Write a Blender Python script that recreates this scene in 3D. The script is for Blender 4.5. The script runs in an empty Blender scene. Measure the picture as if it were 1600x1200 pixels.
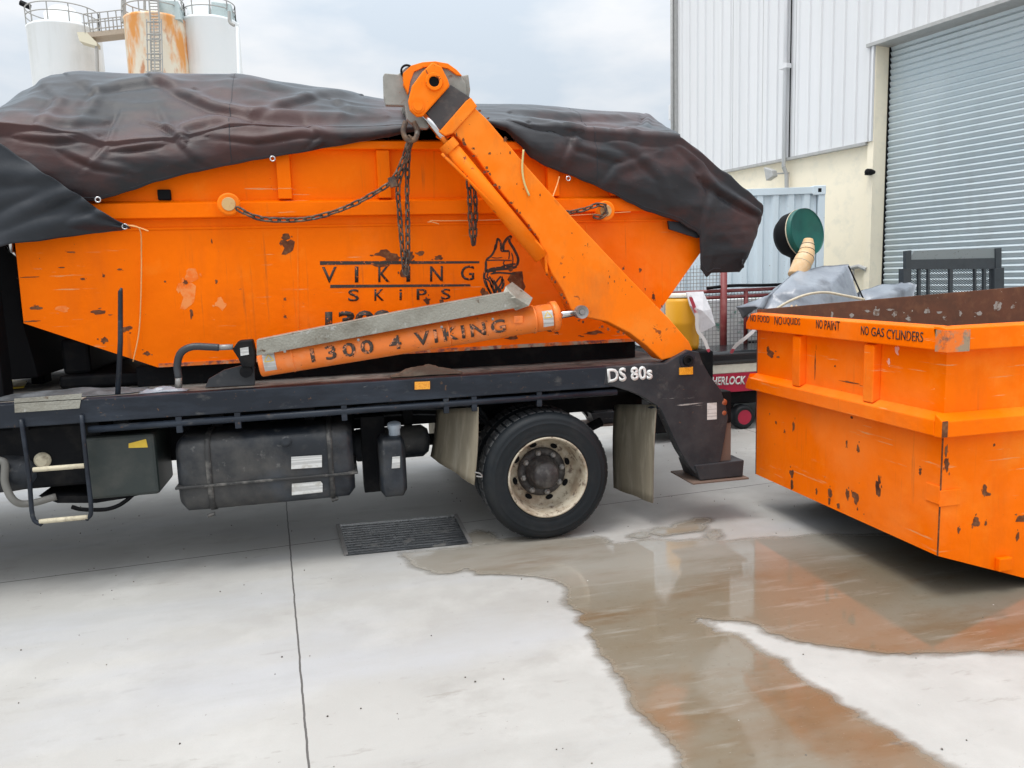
import bpy, bmesh, math, random
from mathutils import Vector, Matrix, noise
random.seed(7)
S = bpy.context.scene
C = bpy.context.scene.collection
R = math.radians

# ------------------------------------------------------------------ camera
EYE = 1.72; FPX = 1200.0
PITCH, ROLL, YAW = R(8.0), R(1.9), R(13.0)
_fh = Vector((math.sin(YAW), math.cos(YAW), 0)); _rt = Vector((math.cos(YAW), -math.sin(YAW), 0)); _up = Vector((0, 0, 1))
FWD = _fh*math.cos(PITCH) - _up*math.sin(PITCH)
_U = _fh*math.sin(PITCH) + _up*math.cos(PITCH)
RGT = _rt*math.cos(ROLL) - _U*math.sin(ROLL)
UPV = _U*math.cos(ROLL) + _rt*math.sin(ROLL)
CAM = Vector((0, 0, EYE))
cd = bpy.data.cameras.new('camera'); co = bpy.data.objects.new('camera', cd); C.objects.link(co)
cd.sensor_width = 36; cd.lens = 36*FPX/1600; cd.clip_end = 2000; cd.clip_start = .05
m3 = Matrix((RGT, UPV, -FWD)).transposed()
co.matrix_world = Matrix.Translation(CAM) @ m3.to_4x4()
S.camera = co

# survey helpers: a sight line through a point of the photograph met with a real plane of the place
def ray(x, y): return FWD + RGT*((x-800)/FPX) - UPV*((y-600)/FPX)
def PY(x, y, Y): d = ray(x, y); return CAM + d*(Y/d.y)
def PX(x, y, X): d = ray(x, y); return CAM + d*(X/d.x)
def PZ(x, y, Z=0.0): d = ray(x, y); return CAM + d*((Z-EYE)/d.z)
def PD(x, y, D): return CAM + ray(x, y)*D

# ------------------------------------------------------------------ world
w = bpy.data.worlds.new('World'); S.world = w; w.use_nodes = True
nt = w.node_tree; nt.nodes.clear()
SUN_EL, SUN_AZ = R(70), R(240)     # azimuth from +Y clockwise: behind the camera, to the left
def N(t, ty, **k):
    n = t.nodes.new(ty)
    for a, b in k.items():
        if a.startswith('i_'): n.inputs[a[2:].replace('_', ' ')].default_value = b
        else: setattr(n, a, b)
    return n
out = N(nt, 'ShaderNodeOutputWorld'); bgs = N(nt, 'ShaderNodeBackground'); bgc = N(nt, 'ShaderNodeBackground')
sky = N(nt, 'ShaderNodeTexSky'); sky.sky_type = 'NISHITA'; sky.sun_disc = False; sky.sun_elevation = SUN_EL; sky.sun_rotation = SUN_AZ
bgs.inputs[1].default_value = .12; nt.links.new(sky.outputs[0], bgs.inputs[0])
tc = N(nt, 'ShaderNodeTexCoord'); sep = N(nt, 'ShaderNodeSeparateXYZ'); nt.links.new(tc.outputs['Generated'], sep.inputs[0])
mp = N(nt, 'ShaderNodeMapping'); mp.inputs['Scale'].default_value = (1, 1, 2.6); nt.links.new(tc.outputs['Generated'], mp.inputs[0])
cn = N(nt, 'ShaderNodeTexNoise'); cn.inputs['Scale'].default_value = 3.1; cn.inputs['Detail'].default_value = 6; cn.inputs['Roughness'].default_value = .5
nt.links.new(mp.outputs[0], cn.inputs['Vector'])
cr = N(nt, 'ShaderNodeValToRGB'); cr.color_ramp.elements[0].position = .40; cr.color_ramp.elements[0].color = (.74, .82, .90, 1)
cr.color_ramp.elements[1].position = .56; cr.color_ramp.elements[1].color = (1.0, 1.01, 1.02, 1)
nt.links.new(cn.outputs[0], cr.inputs[0]); nt.links.new(cr.outputs[0], bgc.inputs[0])
# brightness of an overcast sky grows towards the zenith
mm = N(nt, 'ShaderNodeMath', operation='MULTIPLY_ADD'); mm.inputs[1].default_value = 2.1; mm.inputs[2].default_value = .70
cl = N(nt, 'ShaderNodeClamp'); nt.links.new(sep.outputs[2], cl.inputs[0]); sq = N(nt, 'ShaderNodeMath', operation='POWER'); sq.inputs[1].default_value = 2
nt.links.new(cl.outputs[0], sq.inputs[0]); nt.links.new(sq.outputs[0], mm.inputs[0]); nt.links.new(mm.outputs[0], bgc.inputs[1])
mx = N(nt, 'ShaderNodeMixShader'); mx.inputs[0].default_value = .88
nt.links.new(bgs.outputs[0], mx.inputs[1]); nt.links.new(bgc.outputs[0], mx.inputs[2]); nt.links.new(mx.outputs[0], out.inputs[0])
sl = bpy.data.lights.new('sun', 'SUN'); so = bpy.data.objects.new('sun', sl); C.objects.link(so)
sl.energy = 1.5; sl.angle = R(24); sl.color = (1, .97, .92)
sd = Vector((math.sin(SUN_AZ)*math.cos(SUN_EL), math.cos(SUN_AZ)*math.cos(SUN_EL), math.sin(SUN_EL)))
so.rotation_euler = sd.to_track_quat('Z', 'Y').to_euler()
S.view_settings.view_transform = 'Standard'; S.view_settings.look = 'None'; S.view_settings.exposure = 0.24; S.view_settings.gamma = 1

# ------------------------------------------------------------------ materials
def L(c, s=8, lo=.5, hi=.6, st=(1, 1, 1), r=None, m=None, det=6, k='n', a=1.0, gate=None, dr=.62):
    return dict(c=c, s=s, lo=lo, hi=hi, st=st, r=r, m=m, det=det, k=k, a=a, gate=gate, dr=dr)
_off = [0]
def mat(name, base, rough=.5, metal=0.0, layers=(), bump=None, spec=.5, coord='Object', bumps=(), coat=0):
    m = bpy.data.materials.new(name); m.use_nodes = True; t = m.node_tree; b = t.nodes['Principled BSDF']
    b.inputs['Specular IOR Level'].default_value = spec; b.inputs['Metallic'].default_value = metal; b.inputs['Roughness'].default_value = rough
    b.inputs['Coat Weight'].default_value = coat
    co_ = N(t, 'ShaderNodeTexCoord').outputs[coord]; lk = t.links.new
    def val(v):
        n = N(t, 'ShaderNodeValue'); n.outputs[0].default_value = v; return n.outputs[0]
    col = N(t, 'ShaderNodeRGB'); col.outputs[0].default_value = (*base, 1); col = col.outputs[0]; ro = val(rough); me = val(metal)
    def nz(s, st, det, k, dr=.62):
        mpn = N(t, 'ShaderNodeMapping'); mpn.inputs['Scale'].default_value = st; _off[0] += 1
        mpn.inputs['Location'].default_value = (_off[0]*3.7 % 50, _off[0]*1.3 % 50, _off[0]*2.9 % 50); lk(co_, mpn.inputs[0])
        if k == 'v':
            n = N(t, 'ShaderNodeTexVoronoi'); n.inputs['Scale'].default_value = s; lk(mpn.outputs[0], n.inputs['Vector']); return n.outputs[0]
        if k == 'w':
            n = N(t, 'ShaderNodeTexWave'); n.inputs['Scale'].default_value = s; n.inputs['Distortion'].default_value = det; lk(mpn.outputs[0], n.inputs['Vector']); return n.outputs[1]
        n = N(t, 'ShaderNodeTexNoise'); n.inputs['Scale'].default_value = s; n.inputs['Detail'].default_value = det; n.inputs['Roughness'].default_value = dr
        lk(mpn.outputs[0], n.inputs['Vector']); return n.outputs[0]
    def rmp(x, lo, hi):
        r_ = N(t, 'ShaderNodeMapRange'); r_.inputs[1].default_value = lo; r_.inputs[2].default_value = hi; lk(x, r_.inputs[0]); return r_.outputs[0]
    for l in layers:
        f = rmp(nz(l['s'], l['st'], l['det'], l['k'], l['dr']), l['lo'], l['hi'])
        if l['gate']:
            g = rmp(nz(l['gate'][0], (1, 1, 1), 3, 'n'), l['gate'][1], l['gate'][2]); q = N(t, 'ShaderNodeMath', operation='MULTIPLY'); lk(f, q.inputs[0]); lk(g, q.inputs[1]); f = q.outputs[0]
        if l['a'] != 1:
            q = N(t, 'ShaderNodeMath', operation='MULTIPLY'); lk(f, q.inputs[0]); q.inputs[1].default_value = l['a']; f = q.outputs[0]
        x = N(t, 'ShaderNodeMix', data_type='RGBA'); lk(f, x.inputs[0]); lk(col, x.inputs[6]); x.inputs[7].default_value = (*l['c'], 1); col = x.outputs[2]
        for key in ('r', 'm'):
            if l[key] is not None:
                y = N(t, 'ShaderNodeMix', data_type='FLOAT'); lk(f, y.inputs[0]); lk(ro if key == 'r' else me, y.inputs[2]); y.inputs[3].default_value = l[key]
                if key == 'r': ro = y.outputs[0]
                else: me = y.outputs[0]
    lk(col, b.inputs['Base Color']); lk(ro, b.inputs['Roughness']); lk(me, b.inputs['Metallic'])
    prev = None
    for (s, st, strg, dist, k) in ([bump] if bump else []) + list(bumps):
        bn = N(t, 'ShaderNodeBump'); bn.inputs['Strength'].default_value = strg; bn.inputs['Distance'].default_value = dist
        lk(nz(s, st, 5 if k != 'w' else 0, k), bn.inputs['Height'])
        if prev: lk(prev, bn.inputs['Normal'])
        prev = bn.outputs[0]
    if prev: lk(prev, b.inputs['Normal'])
    return m
def flat(name, c, r=.6, m=0, sp=.5): return mat(name, c, r, m, [L(tuple(x*.6 for x in c), 14, .45, .75, a=.5)], spec=sp)

RUST = (.10, .045, .03); GRIT = (.28, .25, .2)
ORANGE = mat('orange_paint', (.97, .175, .0), .45, 0, [
    L((.90, .150, .0), 1.3, .4, .6, a=.7), L((.98, .27, .02), 2.2, .58, .72, a=.5, r=.6), L((.55, .10, .01), 3, .55, .75, (1, 1, .25), a=.35),
    L((.24, .08, .03), 21, .70, .72, gate=(1.7, .46, .6), r=.8), L((.95, .42, .16), 34, .70, .73, (.35, .35, 1.2), gate=(2.4, .5, .6), a=.7), L((.70, .36, .16), 30, .635, .66, (.06, .06, 1.6), gate=(1.9, .5, .58), a=.75), L((.35, .10, .02), 17, .60, .70, (1.6, 1.6, .07), gate=(1.3, .5, .62), a=.5), L((.95, .33, .08), .8, .55, .75, a=.35)],
    bumps=[(1.6, (1, 1, 1), .5, .04, 'n'), (6, (1, 1, 1), .12, .01, 'n'), (60, (1, 1, 1), .12, .002, 'n')], spec=.07)
ORANGE2 = mat('worn_orange_paint', (.95, .20, .006), .5, 0, [
    L((.94, .27, .03), 3, .45, .65, a=.7), L((.36, .12, .04), 5, .55, .8, (1, 1, .4), a=.45), L((.5, .14, .03), 2.2, .56, .7, (1, 1, .5), a=.5),
    L(RUST, 24, .61, .63, gate=(1.6, .52, .62), r=.85), L((.12, .05, .03), 60, .69, .71, r=.85)],
    bumps=[(40, (1, 1, 1), .25, .003, 'n')], spec=.1)
BARREL = mat('faded_orange_paint', (.90, .215, .03), .45, 0, [
    L((.78, .33, .16), 7, .5, .72, a=.6), L((.45, .10, .04), 9, .58, .7, a=.5), L((.10, .05, .03), 50, .66, .68, r=.8), L((.7, .6, .5), 40, .7, .72, a=.6)], bumps=[(50, (1, 1, 1), .2, .002, 'n')])
INNER = mat('rusty_inside', (.17, .065, .035), .85, 0, [L((.11, .05, .03), 4, .4, .7), L((.23, .10, .05), 11, .5, .7, a=.7), L((.62, .56, .48), 6, .655, .67, gate=(2.2, .44, .5), dr=.7), L((.55, .5, .42), 28, .70, .72)], bumps=[(18, (1, 1, 1), .4, .004, 'n')])
CHIP = mat('bare_rusty_steel', (.15, .055, .028), .95, 0, [L((.23, .105, .05), 30, .45, .65), L((.075, .03, .02), 14, .5, .7)], bumps=[(60, (1, 1, 1), .3, .003, 'n')], spec=.05)
SCRAPE = mat('scraped_primer', (.42, .38, .34), .7, 0, [L((.2, .12, .08), 30, .5, .6)])
FRAME = mat('black_frame_paint', (.012, .016, .024), .38, 0, [
    L((.035, .045, .062), 5, .45, .7, (.4, 1, 1.6), a=.8), L((.17, .16, .145), 12, .60, .76, (.5, 1, 1), a=.5, r=.75), L((.10, .06, .04), 34, .66, .69, r=.85), L((.3, .3, .29), 55, .68, .70, (.12, 1, 1), gate=(2, .5, .6), a=.7)],
    bumps=[(16, (1, 1, 1), .18, .004, 'n')], spec=0.3)
PANEL = mat('grey_black_panel_paint', (.022, .025, .030), .45, 0, [
    L((.048, .049, .053), 4, .42, .62, a=.8), L((.13, .12, .11), 10, .6, .76, a=.5), L((.40, .39, .37), 26, .635, .65, (.08, 1, 1.3), gate=(2.3, .5, .58), a=.85), L((.12, .06, .035), 40, .69, .71)], bumps=[(9, (1, 1, 1), .15, .006, 'n')], spec=0.3)
UNDER = mat('dark_chassis', (.006, .0065, .008), .65, 0, [L((.03, .027, .024), 7, .5, .75, a=.6)], bumps=[(14, (1, 1, 1), .2, .005, 'n')], spec=0.12)
DECKM = mat('worn_deck', (.12, .11, .10), .75, 0, [L((.25, .23, .2), 6, .45, .65, (.4, 1, 1), a=.8), L((.05, .045, .04), 9, .5, .65), L((.16, .09, .06), 18, .6, .7, a=.7)], bumps=[(22, (1, 1, 1), .4, .006, 'n')])
TANKM = mat('dusty_black_tank', (.012, .015, .020), .42, 0, [L((.12, .112, .10), 3, .44, .7, a=.6, r=.8), L((.05, .06, .075), 1.7, .5, .62, a=.6), L((.26, .25, .23), 16, .62, .78, a=.5)], bumps=[(7, (1, 1, 1), .3, .012, 'n'), (50, (1, 1, 1), .2, .003, 'n')], spec=0.38)
STRAP = mat('dusty_strap', (.03, .03, .03), .6, .1, [L((.17, .16, .145), 12, .48, .72)])
RUBBER = mat('tyre_rubber', (.009, .012, .015), .55, 0, [L((.04, .039, .037), 5, .5, .8, a=.5, r=.8)], bumps=[(30, (1, 1, 1), .15, .002, 'n')], spec=0.3)
TREAD = mat('tyre_tread', (.05, .052, .055), .9, 0, [L((.18, .175, .165), 9, .45, .7, a=.6)], bumps=[(40, (1, .3, 1), .5, .006, 'n')], spec=0.2)
RIMM = mat('cream_rim_paint', (.48, .42, .32), .6, 0, [L((.24, .17, .11), 9, .42, .62, a=.75), L((.09, .05, .035), 24, .54, .64, a=.85), L((.58, .54, .46), 14, .56, .7, a=.6)])
HUBM = mat('greasy_hub', (.045, .04, .04), .6, .3, [L((.16, .15, .14), 18, .45, .7, a=.7)], bumps=[(40, (1, 1, 1), .3, .003, 'n')])
NUTM = flat('steel_nut', (.3, .29, .28), .5, .6)
FLAP = mat('muddy_mudflap', (.25, .215, .155), .85, 0, [L((.10, .085, .06), 2.2, .45, .68, (2.5, 2.5, .3), a=.8), L((.42, .38, .30), 6, .5, .7, (2, 2, .4), a=.6)], bumps=[(6, (2, 2, .4), .15, .005, 'n')])
TARP = mat('black_tarpaulin', (.010, .0105, .013), .50, 0, [
    L((.020, .018, .021), 1.6, .4, .62, a=.7), L((.062, .018, .014), 1.3, .46, .62, (1, .4, 1.6), a=.75), L((.05, .05, .053), 5, .58, .75, a=.35, r=.55), L((.2, .19, .18), 60, .705, .73, a=.5)],
    bumps=[(3, (1, 1, 2.4), .25, .02, 'n'), (9, (1, 1, .5), .12, .006, 'n'), (260, (1, 1, 1), .12, .001, 'n')], spec=.38)
TARP.node_tree.nodes['Principled BSDF'].inputs['Sheen Weight'].default_value = .32; TARP.node_tree.nodes['Principled BSDF'].inputs['Sheen Roughness'].default_value = .35
TARP.node_tree.nodes['Principled BSDF'].inputs['Sheen Tint'].default_value = (.72, .88, 1, 1)
TARP2 = mat('blue_black_tarpaulin', (.008, .012, .018), .6, 0, [L((.017, .021, .028), 3, .45, .65)], bumps=[(6, (1, 1, .6), .35, .015, 'n'), (200, (1, 1, 1), .1, .001, 'n')])
CHECKER = mat('checker_plate', (.31, .30, .255), .5, .2, [L((.19, .175, .14), 6, .45, .7), L((.12, .08, .05), 17, .62, .7), L((.5, .5, .48), 22, .6, .7, a=.6)], bumps=[(75, (1, 1, 1), .5, .004, 'v')])
CHROME = mat('polished_rod', (.6, .6, .6), .18, 1, [L((.35, .33, .3), 20, .55, .7, a=.5)])
BEAMM = mat('bare_grey_steel', (.23, .225, .20), .6, .15, [L((.32, .31, .28), 3.5, .45, .6), L((.11, .10, .08), 6, .55, .7, (1, 1, .5)), L((.2, .10, .06), 22, .62, .7)], bumps=[(20, (1, 1, 1), .3, .004, 'n')])
CHAINM = mat('rusty_chain_steel', (.075, .055, .045), .7, .3, [L((.20, .12, .07), 14, .45, .65), L((.30, .28, .25), 30, .55, .7, a=.6)])
PAINTB = mat('black_stencil_paint', (.028, .02, .015), .6, 0, [L((.66, .14, .01), 55, .60, .64), L((.10, .05, .02), 16, .52, .7, a=.6)])
PAINTB2 = mat('worn_stencil_paint', (.06, .04, .03), .6, 0, [L((.70, .25, .1), 48, .54, .58)])
WHITE = mat('white_lettering', (.72, .72, .70), .5, 0, [L((.2, .2, .2), 60, .62, .66)])
STICK = mat('white_sticker', (.62, .62, .60), .45, 0, [L((.25, .25, .25), 1, .48, .5, (1, 1, 95), det=0, a=.45, dr=0), L((.4, .38, .34), 20, .5, .7)])
AMBER = mat('amber_reflector', (.85, .36, .02), .3, 0, [L((.7, .26, .01), 120, .5, .55)], coat=.4)
YELLOW = flat('yellow_plastic', (.72, .48, .04), .5)
BLACK = flat('matt_black', (.005, .005, .006), .7, 0, .12)
HOSE = mat('black_hose', (.03, .034, .04), .45, 0, [], bumps=[(60, (1, 1, 1), .4, .004, 'n')])
STEP = mat('cream_step_rung', (.58, .52, .38), .7, 0, [L((.3, .25, .18), 22, .5, .7)])
CORDW = flat('pale_cord', (.62, .55, .42), .8)
CORDO = flat('orange_stained_cord', (.80, .42, .16), .8)
LAMPM = flat('brown_lamp_lens', (.32, .09, .04), .3)
POSTM = flat('brown_bumper_post', (.16, .11, .085), .7)
CLAD = mat('off_white_cladding', (.70, .705, .715), .45, 0, [L((.60, .60, .59), 2.5, .55, .75, (2, 2, .08), a=.5), L((.62, .625, .635), 1.2, .4, .7, (1, 1, .15), a=.5)])
TRIM = flat('grey_trim', (.40, .40, .39), .5)
CREAM = mat('cream_precast_wall', (.93, .84, .66), .8, 0, [L((.84, .76, .60), .9, .45, .7, a=.6), L((.72, .68, .56), 5, .5, .7, a=.5)], bumps=[(30, (1, 1, 1), .15, .004, 'n')])
SHUT = mat('roller_steel', (.54, .605, .635), .45, .1, [L((.44, .48, .49), 3, .5, .7, (1, 1, .2), a=.5), L((.45, .53, .57), .8, .4, .7, (1, 1, 2), a=.7)])
CONT = mat('pale_blue_container_paint', (.62, .71, .765), .5, 0, [L((.54, .62, .66), 1.5, .45, .7, (1, 1, .3), a=.6), L((.3, .28, .26), 30, .68, .71)])
RED = mat('dark_red_tube', (.20, .035, .035), .5, 0, [L((.32, .14, .12), 7, .5, .7, a=.5)])
GREEN = mat('dark_green_plastic', (.0, .11, .085), .4, 0, [L((.0, .07, .06), 5, .4, .7)])
WRAP = mat('tan_hose', (.64, .42, .22), .75, 0, [L((.7, .55, .38), 8, .45, .7)])
GREYSHEET = mat('silver_grey_sheet', (.22, .245, .285), .3, 0, [L((.30, .33, .37), 1.6, .45, .65, (1, 1, .5)), L((.12, .13, .15), 2.5, .55, .7, (1, 1, .4))], bumps=[(4, (1, 1, .5), .5, .03, 'n')])
MESHM = flat('galvanised_mesh', (.30, .30, .30), .5, .3)
MESHB = flat('dark_mesh_steel', (.045, .055, .065), .5, .2)
MAGENTA = flat('dark_red_cowling', (.42, .012, .05), .35)
PALE = flat('pale_cream_cowling', (.70, .68, .58), .4)
TANKC = mat('white_silo_paint', (.84, .86, .865), .6, 0, [L((.62, .62, .58), .6, .5, .7, (1, 1, .12), a=.5), L((.86, .87, .87), .6, .5, .7)])
TANKR = mat('rusty_silo_paint', (.80, .62, .42), .7, 0, [L((.84, .76, .62), .5, .35, .6), L((.80, .34, .09), .8, .47, .60, (1, 1, .3), det=5), L((.55, .18, .05), 1.3, .56, .66, (1, 1, .3), a=.8)])
TANKG = flat('grey_green_box', (.42, .5, .5), .6)
RAILM = flat('grey_rail', (.35, .34, .32), .6)
WALKM = flat('walkway_steel', (.42, .34, .26), .7)
DRAIN = mat('wet_black_grate', (.022, .024, .027), .16, 0, [L((.07, .075, .08), 30, .5, .65, (.3, 3, 1)), L((.16, .155, .145), 7, .58, .66, r=.5)], bumps=[(22, (.35, 3.5, 1), .8, .012, 'n'), (5, (1, 1, 1), .4, .02, 'n')])

# ground: cast concrete with joints
def ground_mat():
    m = mat('yard_concrete', (.385, .376, .355), .78, 0, [
        L((.34, .33, .31), .55, .4, .62), L((.445, .437, .415), 1.6, .48, .66, a=.7), L((.27, .257, .235), 3.2, .54, .72, (.8, 1.2, 1), a=.5),
        L((.27, .255, .23), 9, .62, .70, (.5, 1.6, 1), gate=(.9, .45, .6), a=.7), L((.385, .392, .41), .9, .5, .65, (.35, 1.2, 1), a=.6), L((.22, .2, .18), 46, .70, .73, a=.8), L((.30, .29, .27), 150, .60, .72, a=.5), L((.52, .51, .49), 190, .62, .74, a=.6), L((.30, .29, .27), 1.4, .56, .66, (.3, 1.2, 1), a=.3)],
        bumps=[(70, (1, 1, 1), .25, .003, 'n'), (1.6, (1, 1, 1), .15, .03, 'n'), (12, (.3, 1.5, 1), .12, .004, 'n')])
    t = m.node_tree; b = t.nodes['Principled BSDF']; lk = t.links.new
    col = b.inputs['Base Color'].links[0].from_socket
    g = N(t, 'ShaderNodeNewGeometry'); sp = N(t, 'ShaderNodeSeparateXYZ')
    nn = N(t, 'ShaderNodeTexNoise'); nn.inputs['Scale'].default_value = 9; nn.inputs['Detail'].default_value = 5; lk(g.outputs['Position'], nn.inputs['Vector'])
    ad = N(t, 'ShaderNodeVectorMath', operation='MULTIPLY_ADD'); ad.inputs[1].default_value = (.010, .010, 0); lk(nn.outputs['Color'], ad.inputs[0]); lk(g.outputs['Position'], ad.inputs[2]); lk(ad.outputs[0], sp.inputs[0])
    def M(op, a, b_, c=None):
        n = N(t, 'ShaderNodeMath', operation=op)
        for i, v in enumerate((a, b_, c)):
            if v is None: continue
            if isinstance(v, (int, float)): n.inputs[i].default_value = v
            else: lk(v, n.inputs[i])
        return n.outputs[0]
    u = M('ADD', M('MULTIPLY', sp.outputs[1], .0745), M('ADD', sp.outputs[0], -.020))      # across the long joint
    v = M('ADD', M('MULTIPLY', sp.outputs[0], -.0745), M('ADD', sp.outputs[1], -5.15))
    tot = None
    for q, per, off in ((u, 4.8, 0.0), (v, 4.6, 0.0)):
        d = M('PINGPONG', M('ADD', q, per*20), per/1.0/1.0) if False else M('ABSOLUTE', M('SUBTRACT', M('MODULO', M('ADD', q, per*40 + per/2), per), per/2), None)
        f = M('LESS_THAN', d, .0045); tot = f if tot is None else M('MAXIMUM', tot, f)
    x = N(t, 'ShaderNodeMix', data_type='RGBA'); lk(tot, x.inputs[0]); lk(col, x.inputs[6]); x.inputs[7].default_value = (.09, .085, .08, 1); lk(x.outputs[2], b.inputs['Base Color'])
    return m
GROUND = ground_mat()
PUD = mat('wet_concrete', (.185, .150, .105), .10, 0, [L((.20, .175, .135), 1.1, .42, .6), L((.16, .10, .052), 2.0, .48, .66, (.5, 1.5, 1), a=.8), L((.30, .28, .24), 7, .56, .72, (.35, 2.2, 1), a=.6), L((.12, .09, .06), 30, .58, .75, a=.5), L((.30, .285, .25), 3.4, .60, .74, (.4, 1.6, 1), a=.4), L((.42, .4, .36), 90, .66, .72, a=.5)],
          bumps=[(9, (.5, 1.6, 1), .05, .004, 'n'), (60, (1, 1, 1), .05, .002, 'n')], spec=.6)
def pud_nodes():
    t = PUD.node_tree; b = t.nodes['Principled BSDF']; lk = t.links.new
    def M(op, a, b_=None, c=None, clamp=False):
        n = N(t, 'ShaderNodeMath', operation=op); n.use_clamp = clamp
        for i, v in enumerate((a, b_, c)):
            if v is None: continue
            if isinstance(v, (int, float)): n.inputs[i].default_value = v
            else: lk(v, n.inputs[i])
        return n.outputs[0]
    def MR(x, a, b_, c, d):
        r = N(t, 'ShaderNodeMapRange'); r.interpolation_type = 'SMOOTHSTEP'
        for i, v in enumerate((a, b_, c, d)): r.inputs[i+1].default_value = v
        lk(x, r.inputs[0]); return r.outputs[0]
    at = N(t, 'ShaderNodeAttribute'); at.attribute_name = 'edge'; g = N(t, 'ShaderNodeNewGeometry'); sp = N(t, 'ShaderNodeSeparateXYZ'); lk(g.outputs['Position'], sp.inputs[0])
    def nz(s_, st, det):
        mp_ = N(t, 'ShaderNodeMapping'); mp_.inputs['Scale'].default_value = st; lk(g.outputs['Position'], mp_.inputs[0]); n = N(t, 'ShaderNodeTexNoise'); n.inputs['Scale'].default_value = s_; n.inputs['Detail'].default_value = det; n.inputs['Roughness'].default_value = .65; lk(mp_.outputs[0], n.inputs['Vector']); return n.outputs[0]
    n1 = nz(6, (.6, 1.4, 1), 8); n2 = nz(2.6, (1, 1, 1), 6)
    e = M('ADD', at.outputs['Fac'], M('MULTIPLY', M('SUBTRACT', n1, .5), .15))
    wet = MR(e, -.006, .010, 0, 1); damp = MR(e, -.045, .0, 0, .45); fac = M('MAXIMUM', wet, damp)
    patch = MR(nz(4.5, (.6, 1.5, 1), 7), .60, .72, 0, 1)         # film thinned to damp in patches towards the rim
    rim = MR(e, .02, .12, 1, .0); fac = M('MULTIPLY', fac, M('SUBTRACT', 1, M('MULTIPLY', M('MULTIPLY', patch, rim), .75)))
    rough = M('ADD', MR(e, .0, .05, .4, .03), M('MULTIPLY', MR(n2, .42, .70, 0, 1), .14)); lk(rough, b.inputs['Roughness'])
    # pale grey for silt and grey reflection, painted in nearer the truck
    col = b.inputs['Base Color'].links[0].from_socket; x = N(t, 'ShaderNodeMix', data_type='RGBA'); lk(M('MULTIPLY', MR(sp.outputs[1], 3.55, 4.15, 0, .75), MR(nz(1.3, (.5, 1.6, 1), 5), .34, .56, .35, 1)), x.inputs[0]); lk(col, x.inputs[6]); x.inputs[7].default_value = (.31, .295, .26, 1); lk(x.outputs[2], b.inputs['Base Color'])
    tr_ = N(t, 'ShaderNodeBsdfTransparent'); ms = N(t, 'ShaderNodeMixShader'); lk(fac, ms.inputs[0]); lk(tr_.outputs[0], ms.inputs[1]); lk(b.outputs[0], ms.inputs[2])
    lk(ms.outputs[0], t.nodes['Material Output'].inputs[0])
pud_nodes()

# ------------------------------------------------------------------ geometry helpers
WLOC = {}
def V(*a): return Vector(a if a else (0, 0, 0))
def top(o, label, cat, group=None, kind=None):
    if label: o['label'] = label
    if cat: o['category'] = cat
    if group: o['group'] = group
    if kind: o['kind'] = kind
def thing(name, label, cat, loc=(0, 0, 0), group=None):
    o = bpy.data.objects.new(name, None); C.objects.link(o); o.location = loc; o.empty_display_size = .2
    WLOC[o] = Vector(loc); top(o, label, cat, group); return o
def obj(name, bm, m, parent=None, bev=0, smooth=False, solid=0, sub=0, seg=2):
    me = bpy.data.meshes.new(name); bmesh.ops.recalc_face_normals(bm, faces=bm.faces) if not solid else None
    bm.to_mesh(me); bm.free(); o = bpy.data.objects.new(name, me); C.objects.link(o); me.materials.append(m)
    if smooth:
        for p in me.polygons: p.use_smooth = True
    if solid: md = o.modifiers.new('s', 'SOLIDIFY'); md.thickness = solid; md.offset = 0
    if bev: md = o.modifiers.new('b', 'BEVEL'); md.width = bev; md.segments = seg; md.limit_method = 'ANGLE'; md.angle_limit = R(40)
    if sub: md = o.modifiers.new('u', 'SUBSURF'); md.levels = sub; md.render_levels = sub
    if parent:
        o.parent = parent; wl = WLOC.get(parent, Vector()); o.matrix_parent_inverse = Matrix.Translation(-wl); WLOC[o] = Vector()
    else:
        vs = [v.co for v in me.vertices]
        c = Vector(((min(v.x for v in vs)+max(v.x for v in vs))/2, (min(v.y for v in vs)+max(v.y for v in vs))/2, min(v.z for v in vs)))
        me.transform(Matrix.Translation(-c)); o.location = c; WLOC[o] = c
    return o
def kid(o, par):   # parent an existing world-placed object
    o.parent = par; o.matrix_parent_inverse = Matrix.Translation(-WLOC.get(par, Vector()))
def B(): return bmesh.new()
def box(bm, a, b):
    a, b = Vector(a), Vector(b); lo = Vector(map(min, a, b)); hi = Vector(map(max, a, b))
    vs = [bm.verts.new((x, y, z)) for x in (lo.x, hi.x) for y in (lo.y, hi.y) for z in (lo.z, hi.z)]
    for f in ((0, 1, 3, 2), (4, 6, 7, 5), (0, 4, 5, 1), (2, 3, 7, 6), (0, 2, 6, 4), (1, 5, 7, 3)): bm.faces.new([vs[i] for i in f])
    return bm
def prism(bm, pts, vec):
    vec = Vector(vec); a = [bm.verts.new(p) for p in pts]; b = [bm.verts.new(Vector(p)+vec) for p in pts]; n = len(pts)
    bm.faces.new(a); bm.faces.new(b[::-1])
    for i in range(n): bm.faces.new((a[i], b[i], b[(i+1) % n], a[(i+1) % n]))
    return bm
def pp(pts, Y, dY, bm=None): return prism(bm or B(), [PY(x, y, Y) for x, y in pts], (0, dY, 0))
def frame_of(d, hint=Vector((0, 0, 1))):
    d = d.normalized(); h = hint if abs(d.dot(hint)) < .95 else Vector((1, 0, 0)); a = d.cross(h).normalized(); return a, a.cross(d).normalized()
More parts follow.
